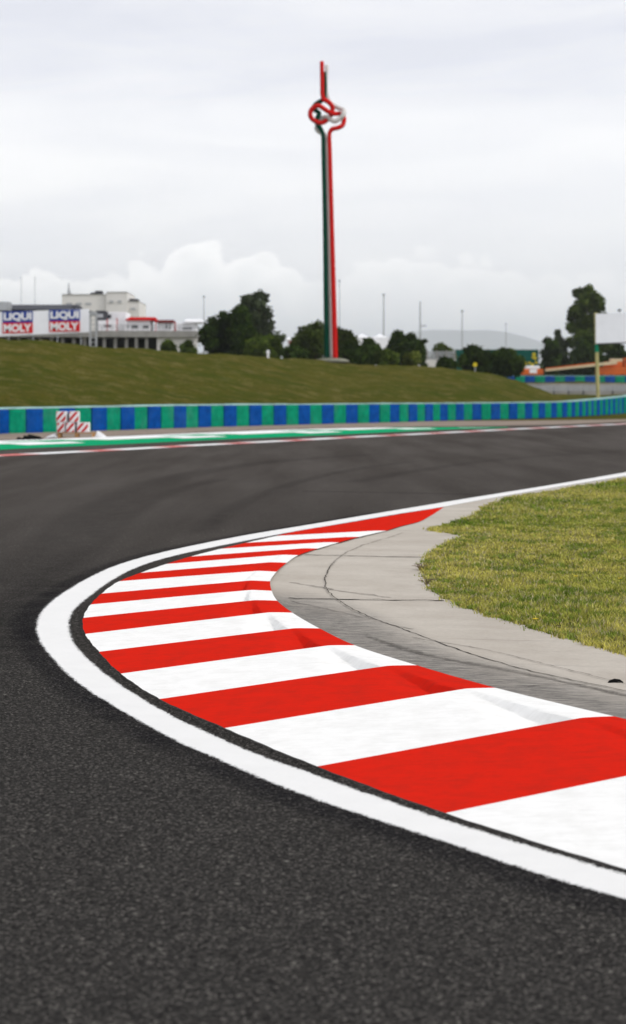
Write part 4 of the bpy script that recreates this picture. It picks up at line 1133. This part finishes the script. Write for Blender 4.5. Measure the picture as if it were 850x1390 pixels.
windowed_box('cabin', 'cabin', 'white cabin with a white pitched canopy nearest the dark tree', 238, 266, 438, 449.1, 193.5, 3, 'white', [(248, 261, 444, 447)], (250, 275, 432.3, 436.5, 'white'), 'glass', GD)
for px, y0, lb in [(145.6, 433, 'red flag pole by the low white cabin'), (158.8, 432, 'red pole between the motorhome and the red-roofed cabin'), (211.5, 434, 'red pole at the right end of the red roof'), (238, 437, 'red pole between the maroon canopy and the last cabin')]:
    p = Q(px, 449, 191); mb = MB(); mb.tube([(0, 0, 0), (0, 0, Q(0, y0, 191).z-p.z)], 0.06, 8); mb.box((-0.10, -0.10, 0.0), (0.10, 0.10, 0.05))
    o = mb.build('red_pole', M['red']); o.location = p; tag(o, lb, 'pole', 'red poles on the raised deck')

# beige block building far behind
d = 330
tb_ = empty('tower_building', (Q(130, 0, d).x, d, 3.5)); tag(tb_, 'pale beige block building with stepped flat roof behind the deck', 'building'); off = -tb_.location
for x0, x1, yt, dz in [(84, 144, 400, 0), (144.2, 172.8, 396.8, -0.6), (173, 189, 409.5, 0.2)]:
    mb = MB(); bxq(mb, x0, x1, yt, 520, d+dz, 14); w_ = rel(mb).build('wall', M['beige_wall'], tb_)
    mb = MB(); bxq(mb, x0-0.15, x1+0.15, yt-0.8, yt-0.02, d+dz-0.15, 14.3); rel(mb).build('parapet', M['concrete'], tb_)
for x0, x1, yt, yb in [(90, 98, 411, 414), (103, 111, 411, 414), (116, 124, 411, 414), (149, 154, 408, 411), (160, 165, 408, 411), (177, 184, 418, 421)]:
    mb = MB(); bxq(mb, x0, x1, yt, yb, d-0.8 if x0 > 140 else d-0.06, 0.3 if x0 < 140 or x0 > 173 else 0.19); rel(mb).build('window', M['grey_metal'], tb_)
mb = MB(); bxq(mb, 129, 138.5, 394.5, 399.1, d+3, 2); bxq(mb, 123, 128, 397, 399.1, d+3, 2); bxq(mb, 176, 187, 405.5, 408.6, d+2, 3); rel(mb).build('roof_unit', M['dark_metal'], tb_)
mb = MB(); a = Q(94, 399, d+3); mb.tube([a, Q(93.6, 391, d+3), Q(93.3, 383, d+3)], [0.35, 0.18, 0.06], 8); bxq(mb, 92.2, 95.8, 396.5, 399.1, d+2.5, 1); rel(mb).build('antenna', M['grey_metal'], tb_)

# thin poles
GP = 'thin lighting and flag poles on the skyline'
for px, yt, yb, dd_, rad_, lb in [(521, 401, 470, 300, 0.16, 'tall thin pole rising behind the white marquee'), (570.5, 409, 500, 280, 0.17, 'tall thin pole with a small side arm by the grey fence'),
                               (627.5, 423, 490, 320, 0.15, 'thin pole above the green hoarding'), (461, 382, 480, 300, 0.10, 'very thin pale pole just right of the mast'),
                               (277, 404, 450, 260, 0.10, 'thin pole above the dark tree by the deck'), (29, 378, 420, 420, 0.10, 'left faint pole above the dark barrel roof'), (47.5, 378, 420, 420, 0.10, 'right faint pole above the dark barrel roof'),
                               (687, 440, 490, 420, 0.12, 'short faint pole in front of the far hill')]:
    X = (px-CX)/F*dd_; z0 = 3.2; zt = H+(HY-yt)*dd_/F; r_ = empty('pole', (X, dd_, z0)); tag(r_, lb, 'pole', GP)
    mb = MB(); mb.tube([(0, 0, -0.5), (0, 0, zt-z0)], [rad_, rad_*0.55], 8); mb.build('shaft', M['grey_metal'], r_)
    mb = MB()
    if px == 570.5: mb.box((0, -0.1, (HY-443)*dd_/F+H-z0), (0.95, 0.1, (HY-441.6)*dd_/F+H-z0))
    else: mb.box((-rad_*1.6, -rad_*1.6, zt-z0), (rad_*1.6, rad_*1.6, zt-z0+0.25))
    mb.build('arm' if px == 570.5 else 'cap', M['grey_metal'], r_)

# white marquee
def marquee(x0, x1, yt, ye, yb, d, lab):
    r_ = empty('marquee', (Q((x0+x1)/2, 0, d).x, d, 3.4)); tag(r_, lab, 'tent', 'white marquees behind the bushes'); w = (x1-x0)/F*d/2
    zt, ze = H+(HY-yt)*d/F-3.4, H+(HY-ye)*d/F-3.4
    mb = MB(); mb.add([(-w, 0, ze), (w, 0, ze), (w, 2*w, ze), (-w, 2*w, ze), (0, w, zt), (-w*0.35, w*0.35, ze+(zt-ze)*0.42), (w*0.35, w*0.35, ze+(zt-ze)*0.42), (w*0.35, w*1.65, ze+(zt-ze)*0.42), (-w*0.35, w*1.65, ze+(zt-ze)*0.42)],
                      [(0, 1, 6, 5), (5, 6, 4), (1, 2, 7, 6), (6, 7, 4), (2, 3, 8, 7), (7, 8, 4), (3, 0, 5, 8), (8, 5, 4)]); mb.build('roof', M['white'], r_)
    mb = MB(); mb.box((-w+0.02, 0.02, -0.2), (w-0.02, 2*w-0.02, ze-0.003)); mb.build('wall', M['white'], r_)
marquee(479, 505, 452.5, 458, 475, 230, 'white marquee left of the thin pole')
marquee(503, 529, 452.5, 458, 475, 232, 'white marquee behind the thin pole')
mb = MB(); bxq(mb, 391, 396, 459, 500, 240, 1.5); 
o = mb.build('x', M['white']); bpy.data.objects.remove(o)
windowed_box('ticket_booth', 'booth', 'small white booth with red front left of the mast tree', 390, 399, 461, 500, 235, 2, 'white', [(392.5, 398.5, 463, 470)], (389, 400, 458, 460.8, 'white'), 'red')

# grey slatted fence above a pale wall
d = 190
fe = empty('slatted_fence', (Q(593, 0, d).x, d, 3.0)); tag(fe, 'grey slatted fence standing on a pale wall beyond the bank', 'fence'); off = -fe.location
mb = MB(); bxq(mb, 568, 619, 488, 512, d, 0.3); rel(mb).build('wall', M['beige_wall'], fe)
mb = MB()
for k in range(34): bxq(mb, 568+k*1.5, 568+k*1.5+1.0, 476.5, 486.5, d+0.05, 0.06)
bxq(mb, 568, 619, 486.6, 487.9, d, 0.3); rel(mb).build('slat_panel', M['grey_metal'], fe)
for px in (568, 580, 593, 606, 618):
    mb = MB(); bxq(mb, px-0.7, px+0.7, 475.3, 487.9, d-0.12, 0.10); rel(mb).build('post', M['concrete'], fe)
# teal hoarding with yellow print
d = 262
ho = empty('hoarding', (Q(675, 0, d).x, d, 3.0)); tag(ho, 'long dark teal hoarding with yellow print at its right end', 'hoarding'); off = -ho.location
mb = MB(); bxq(mb, 617, 731, 474.5, 515, d, 0.15); rel(mb).build('panel', M['hoarding'], ho)
mb = MB()
def disc(x, y, r, n=10):
    c = Q(x, y, d-0.03); R = r/F*d; mb.add([(c.x+R*math.cos(a), c.y, c.z+R*math.sin(a)) for a in [k*math.tau/n for k in range(n)]], [tuple(range(n))])
for x, y, r in [(725, 481, 2.6), (726.5, 486, 2.4), (723.5, 485, 1.7), (714, 493.5, 2.2), (719, 492.5, 1.8), (723, 495, 2.4), (728, 492, 1.9), (710.5, 495.5, 1.6)]: disc(x, y, r)
rel(mb).build('yellow_print', M['yellow'], ho)
for px in range(620, 732, 18):
    mb = MB(); bxq(mb, px-0.5, px+0.5, 474, 515, d+0.16, 0.15); rel(mb).build('post', M['dark_metal'], ho)

# ------------------------------------------------------------------ service vehicles behind the far barrier
d = 244; gz0 = 3.1
def wheel(root, x, y, r, w=0.3):
    mb = MB(); mb.tube([(x, y, r), (x, y+w, r)], r, 16); wq = mb.build('wheel', M['tyre'], root)
    mb = MB(); mb.tube([(x, y-0.012, r), (x, y+0.05, r)], r*0.5, 12); mb.build('rim', M['grey_metal'], wq)
cr = empty('mobile_crane', (Q(832, 0, d).x, d, gz0)); tag(cr, 'orange mobile crane with its long pale and orange boom lowered to the left', 'crane'); off = -cr.location
mb = MB(); bxq(mb, 812, 862, 498, 509, d, 2.4, bev=0.08); rel(mb).build('chassis', M['orange'], cr)
mb = MB(); bxq(mb, 822, 846, 491, 497.9, d+0.3, 1.8, bev=0.12); rel(mb).build('upper_body', M['orange'], cr)
cab = MB(); bxq(cab, 848, 860, 486, 497.9, d+0.1, 2.1, bev=0.12); cb_ = rel(cab).build('cab', M['orange'], cr)
mb = MB(); bxq(mb, 850, 858, 488, 493, d+0.05, 0.04); rel(mb).build('cab_window', M['glass'], cb_)
mb = MB()
def beam(mb, x0, y0, x1, y1, h0, h1, d, dep, m=0):
    a, b = Q(x0, y0, d), Q(x1, y1, d); u = Vector((0, 0, h0)); v = Vector((0, 0, h1)); s_ = Vector((0, dep, 0))
    mb.add([a, b, b+v, a+u, a+s_, b+s_, b+v+s_, a+u+s_], [(0, 1, 2, 3), (7, 6, 5, 4), (0, 4, 5, 1), (1, 5, 6, 2), (2, 6, 7, 3), (3, 7, 4, 0)], m)
beam(mb, 741, 504, 838, 494, 0.28, 0.42, d-0.6, 0.5); bo = rel(mb).build('boom', M['cream'], cr)
mb = MB(); beam(mb, 741, 501, 812, 493.2, 0.14, 0.16, d-0.62, 0.54); rel(mb).build('boom_rail', M['orange'], bo)
mb = MB(); bxq(mb, 829, 846, 487, 490.9, d+0.5, 1.2, bev=0.08); rel(mb).build('counterweight', M['cream'], cr)
for px in (818, 829, 845, 856): wheel(cr, Q(px, 0, d).x+off.x, -0.15, 0.55)
vn = empty('service_van', (Q(724, 0, d).x, d, gz0)); tag(vn, 'small red and white service van in front of the yellow print', 'van'); off = -vn.location
mb = MB(); bxq(mb, 709, 738, 501, 509, d, 1.9, bev=0.12); vb = rel(mb).build('body', M['orange'], vn)
mb = MB(); bxq(mb, 714, 733, 496.5, 500.98, d+0.1, 1.7, bev=0.15); rel(mb).build('cab_roof', M['white'], vn)
mb = MB(); bxq(mb, 719, 729, 501, 506.5, d-0.03, 0.028); rel(mb).build('side_panel', M['white'], vb)
for px in (714, 732): wheel(vn, Q(px, 0, d).x+off.x, -0.1, 0.36)

# ------------------------------------------------------------------ white billboard at the right
d = 152
bb = empty('billboard', (Q(813, 0, d).x, d, gz(Q(813, 0, d).x, d))); tag(bb, 'blank white billboard on a tall pale yellow post behind the barrier', 'billboard'); off = -bb.location
mb = MB(); tilt_panel(mb, 809, 905, 426, 422.5, 466, 462.5, d-0.2, 0.18); rel(mb).build('panel', M['board_white'], bb)
mb = MB(); tilt_panel(mb, 809, 905, 466.1, 462.6, 467.3, 463.8, d-0.22, 0.2); rel(mb).build('lower_edge', M['dark_metal'], bb)
for bx_, lx in ((812.0, 808.8), (895, 891)):
    def seg(y0, y1): 
        f0 = (541-y0)/116; f1 = (541-y1)/116
        return Q(bx_-(bx_-lx)*f0, y0, d+0.15), Q(bx_-(bx_-lx)*f1, y1, d+0.15)
    a, b = seg(548, 478); mb = MB(); mb.tube([a, b], 0.15, 10); rel(mb).build('post', M['post_wood'], bb)
    a, b = seg(478, 467.5); mb = MB(); mb.tube([a, b], 0.16, 10); rel(mb).build('green_band', M['post_green'], bb)
    a, b = seg(467.4, 424.6); mb = MB(); mb.tube([a, b], 0.15, 10); rel(mb).build('post', M['post_wood'], bb)
mb = MB(); c = Q(841, 424, d); mb.tube([c, c+Vector((0, 0, 0.12))], 0.04, 8); mb.box((c.x-0.14, c.y-0.15, c.z+0.12), (c.x+0.14, c.y+0.1, c.z+0.26), bev=0.03); rel(mb).build('floodlight', M['dark_metal'], bb)

# small marker posts and signs
def marker(px, py, d, h, lab, w=0.07, mat='white'):
    q = Q(px, py, d); z = gz(q.x, d); r_ = MB(); r_.box((-w/2, -w/2, 0), (w/2, w/2, h-0.1)); r_.add([(-w*0.9, -w*0.6, h-0.14), (w*0.9, -w*0.6, h-0.14), (w*0.9, w*0.6, h-0.14), (-w*0.9, w*0.6, h-0.14), (-w*0.5, -w*0.5, h+0.05), (w*0.5, -w*0.5, h+0.05), (w*0.5, w*0.5, h+0.05), (-w*0.5, w*0.5, h+0.05)],
        [(0, 1, 5, 4), (1, 2, 6, 5), (2, 3, 7, 6), (3, 0, 4, 7), (4, 5, 6, 7)])
    o = r_.build('marker_post', M[mat]); o.location = (q.x, d, z); tag(o, lab, 'marker post')
marker(364, 484, 129, 0.5, 'small white marker post on top of the bank left of the mast', 0.16)
marker(514.5, 545, 104, 0.45, 'small white marker post just above the barrier right of the mast', 0.13)
q = Q(645, 500, 152); sg = empty('yellow_sign', (q.x, 152, gz(q.x, 152))); tag(sg, 'small round yellow sign in front of the wide dark bushes', 'sign')
zz = Q(0, 495, 152).z - sg.location.z
mb = MB(); mb.tube([(0, 0, 0), (0, 0, zz)], 0.04, 8); mb.build('post', M['grey_metal'], sg)
mb = MB(); mb.tube([(0, -0.06, zz), (0, -0.03, zz)], 0.18, 16); mb.build('plate', M['yellow'], sg)

# ------------------------------------------------------------------ far hills
hp = [(-1500, 520), (-600, 500), (0, 486), (250, 478), (380, 472), (480, 461), (540, 453), (600, 447.5), (640, 446), (665, 447), (700, 455), (740, 466), (800, 474), (900, 480), (1100, 492), (1800, 505), (2600, 525)]
hx = [h[0] for h in hp]; hy = [h[1] for h in hp]
xs = np.linspace(-1500, 2600, 160); vs = []; fs = []; D0 = 19500
for j in range(9):
    for i, x in enumerate(xs):
        dd_ = 17500 + j*520; top = (HY - np.interp(x, hx, hy))*D0/F
        s_ = math.sin(math.pi*j/8)**0.9 if j not in (0, 8) else 0
        z = 3 + top*s_*(1 + 0.02*math.sin(x*0.05+j)) + (6*math.sin(x*0.03+j*1.3) if s_ else 0)
        X = (x-CX)/F*D0; vs.append((X, dd_, z if s_ else 0))
for j in range(8):
    for i in range(len(xs)-1):
        k = j*len(xs)+i; fs.append((k, k+1, k+len(xs)+1, k+len(xs)))
tag(mesh('hills', vs, fs, M['hill'], smooth=True), kind='structure')

# ------------------------------------------------------------------ haze
HAZE = True
if HAZE:
    mb = MB(); mb.box((-31500, -900, -1.05), (37500, 23600, 790))
    m = bpy.data.materials.new('air haze'); m.use_nodes = True; nt = m.node_tree; nt.nodes.clear()
    out = nt.nodes.new('ShaderNodeOutputMaterial'); pv = nt.nodes.new('ShaderNodeVolumePrincipled')
    pv.inputs['Color'].default_value = (0.90, 0.94, 1.0, 1); pv.inputs['Density'].default_value = 0.000100; pv.inputs['Anisotropy'].default_value = 0.2
    nt.links.new(pv.outputs[0], out.inputs['Volume'])
    tag(mb.build('haze', m), 'thin pale air haze that veils the far hills', 'haze', kind='stuff')

# ------------------------------------------------------------------ sky and sun
SUN_EL, SUN_AZ = math.radians(40), math.radians(112)      # azimuth clockwise from the view direction
w = bpy.data.worlds.new('World'); C.world = w; w.use_nodes = True
t = NT(w.node_tree); t.n.clear()
out = t.new('ShaderNodeOutputWorld')
sky = t.new('ShaderNodeTexSky', sky_type='NISHITA'); sky.sun_disc = False; sky.sun_elevation = SUN_EL; sky.sun_rotation = SUN_AZ
b1 = t.new('ShaderNodeBackground'); t.link(sky.outputs[0], b1.inputs[0]); b1.inputs[1].default_value = 0.10
tc = t.new('ShaderNodeTexCoord'); sp = t.new('ShaderNodeSeparateXYZ'); t.link(tc.outputs['Generated'], sp.inputs[0])
hyp = t.math('SQRT', t.math('ADD', t.math('MULTIPLY', sp.outputs[0], sp.outputs[0]), t.math('MULTIPLY', sp.outputs[1], sp.outputs[1])))
el = t.math('DIVIDE', sp.outputs[2], t.math('MAXIMUM', hyp, 0.05))
az = t.math('ARCTAN2', sp.outputs[0], sp.outputs[1])
def comb(a, b, c=0.0):
    n = t.new('ShaderNodeCombineXYZ'); t.setin(n.inputs[0], a); t.setin(n.inputs[1], b); t.setin(n.inputs[2], c); return n.outputs[0]
vec = comb(az, el)
st1 = t.noise(comb(t.math('MULTIPLY', az, 3.0), t.math('MULTIPLY', t.math('SUBTRACT', el, t.math('MULTIPLY', az, 0.05)), 16.0), 0.3), 1.3, 5, 0.55, 0.6)
st2 = t.noise(comb(t.math('MULTIPLY', az, 9.0), t.math('MULTIPLY', el, 42.0), 4.0), 1.0, 4, 0.6, 0.4)
lay = t.math('ADD', t.math('MULTIPLY', st1, 0.75), t.math('MULTIPLY', st2, 0.25))
# vertical run of tone: darker lavender high up, milky low down
vert = t.ramp(t.math('DIVIDE', el, 0.30), [(0.0, 0.55), (0.15, 0.55), (0.26, 0.58), (0.36, 0.85), (0.45, 0.90), (0.50, 0.68), (0.55, 0.36), (0.66, 0.20), (0.80, 0.32), (1.0, 0.5)])
k = t.math('ADD', vert, t.math('MULTIPLY', t.math('SUBTRACT', lay, 0.5), 2.3), clamp=True)
cloud = t.mix(k, (0.83, 0.84, 0.915), (1.14, 1.125, 1.12))
# cumulus bank low on the left
prof_s = [(0, 366), (50, 358), (90, 374), (122, 390), (150, 378), (200, 352), (238, 334), (272, 324), (310, 338), (345, 345), (385, 352), (425, 372), (455, 368), (500, 345), (560, 338), (640, 352), (700, 366), (760, 372), (850, 378)]
axis = t.math('DIVIDE', t.math('ADD', az, 0.1717), 0.3434, clamp=True)
top = t.ramp(axis, [(min(1, max(0, (math.atan((x-CX)/F)+0.1717)/0.3434)), (HY-y)/F/0.1) for x, y in prof_s])
topv = t.math('MULTIPLY', top, 0.1)
pf = t.noise(comb(t.math('MULTIPLY', az, 1.0), el, 0.7), 75, 5, 0.6, 0.3)
pf2 = t.noise(comb(az, el, 2.7), 26, 3, 0.5)
disp = t.math('ADD', t.math('MULTIPLY', t.math('SUBTRACT', pf, 0.5), 0.020), t.math('MULTIPLY', t.math('SUBTRACT', pf2, 0.5), 0.012))
pv_ = t.new('ShaderNodeTexVoronoi', feature='F1'); pv_.inputs['Scale'].default_value = 62
wrp = t.new('ShaderNodeVectorMath', operation='ADD'); t.link(comb(az, t.math('MULTIPLY', el, 1.25), 0.2), wrp.inputs[0])
t.link(comb(t.math('MULTIPLY', pf, 0.012), t.math('MULTIPLY', pf2, 0.010)), wrp.inputs[1]); t.link(wrp.outputs[0], pv_.inputs['Vector'])
puff = t.math('SUBTRACT', 0.45, pv_.outputs['Distance'])
disp = t.math('ADD', disp, t.math('MULTIPLY', puff, 0.020))
dtop = t.math('ADD', t.math('SUBTRACT', topv, el), disp)
edge = t.ramp(t.math('DIVIDE', dtop, 0.0026, clamp=True), [(0, 0), (1, 1)])
body = t.ramp(t.math('DIVIDE', dtop, 0.06, clamp=True), [(0, (1.42, 1.39, 1.36)), (0.4, (1.18, 1.18, 1.18)), (0.8, (0.90, 0.93, 1.01)), (1, (0.80, 0.84, 0.96))])
sh = t.ramp(t.math('ADD', t.math('MULTIPLY', puff, 1.2), pf), [(0.40, 0.0), (0.95, 1.0)]); body = t.mix(t.math('MULTIPLY', sh, 0.6), body, (1.18, 1.17, 1.16))
left = t.ramp(axis, [(0.0, 1.0), (0.46, 0.95), (0.52, 0.45), (0.6, 0.55), (0.8, 0.45), (1.0, 0.3)])
cloud = t.mix(t.math('MULTIPLY', edge, left), cloud, body)
# unseen cloud high above is set dimmer to lower the light on the ground
zenith_dim = t.ramp(t.math('DIVIDE', el, 2.0, clamp=True), [(0.0, 0.0), (0.12, 0.0), (0.28, 1.0)])
cloud = t.mix(zenith_dim, cloud, (0.73, 0.735, 0.755))
# brighter veil of cloud round the hidden sun
sd_ = (math.sin(SUN_AZ)*math.cos(SUN_EL), math.cos(SUN_AZ)*math.cos(SUN_EL), math.sin(SUN_EL))
dt = t.math('ADD', t.math('ADD', t.math('MULTIPLY', sp.outputs[0], sd_[0]), t.math('MULTIPLY', sp.outputs[1], sd_[1])), t.math('MULTIPLY', sp.outputs[2], sd_[2]))
gl = t.math('ADD', 1.05, t.math('MULTIPLY', t.math('POWER', t.math('MAXIMUM', dt, 0.0), 1.5), 0.75))
# the lowest few degrees are seen through the haze: the cloud behind it is a little brighter
lowb = t.ramp(t.math('DIVIDE', el, 0.3, clamp=True), [(0.0, 1.0), (0.10, 0.8), (0.3, 0.45), (0.7, 0.12), (1.0, 0.0)])
gl = t.math('ADD', gl, t.math('MULTIPLY', lowb, 0.40))
gm = t.new('ShaderNodeVectorMath', operation='SCALE'); t.link(cloud, gm.inputs[0]); t.link(gl, gm.inputs['Scale'])
b2_ = t.new('ShaderNodeBackground'); t.link(gm.outputs[0], b2_.inputs[0]); b2_.inputs[1].default_value = 1.0
ms = t.new('ShaderNodeMixShader'); ms.inputs[0].default_value = 0.93
t.link(b1.outputs[0], ms.inputs[1]); t.link(b2_.outputs[0], ms.inputs[2]); t.link(ms.outputs[0], out.inputs[0])

sl = bpy.data.lights.new('sun', 'SUN'); sl.energy = 1.5; sl.angle = math.radians(10); sl.color = (1.0, 0.96, 0.90)
so = bpy.data.objects.new('sun', sl); COL.objects.link(so)
dirv = Vector((math.sin(SUN_AZ)*math.cos(SUN_EL), math.cos(SUN_AZ)*math.cos(SUN_EL), math.sin(SUN_EL)))
so.rotation_euler = dirv.to_track_quat('Z', 'Y').to_euler(); so.location = dirv*100

# ------------------------------------------------------------------ camera
cam = bpy.data.cameras.new('camera'); co_ = bpy.data.objects.new('camera', cam); COL.objects.link(co_)
co_.location = (0, 0, H); co_.rotation_euler = (math.radians(90), 0, 0)
cam.sensor_width = 36; cam.sensor_fit = 'AUTO'; cam.lens = F/1390*36; cam.shift_y = -160/1390
cam.clip_start = 0.1; cam.clip_end = 60000
cam.dof.use_dof = True; cam.dof.focus_distance = 11.0; cam.dof.aperture_fstop = 3.3
C.camera = co_
C.view_settings.view_transform = 'Standard'; C.view_settings.look = 'None'; C.view_settings.exposure = 0.0; C.view_settings.gamma = 1
C.render.engine = 'CYCLES'
C.cycles.max_bounces = 6; C.cycles.volume_bounces = 1; C.cycles.transparent_max_bounces = 12
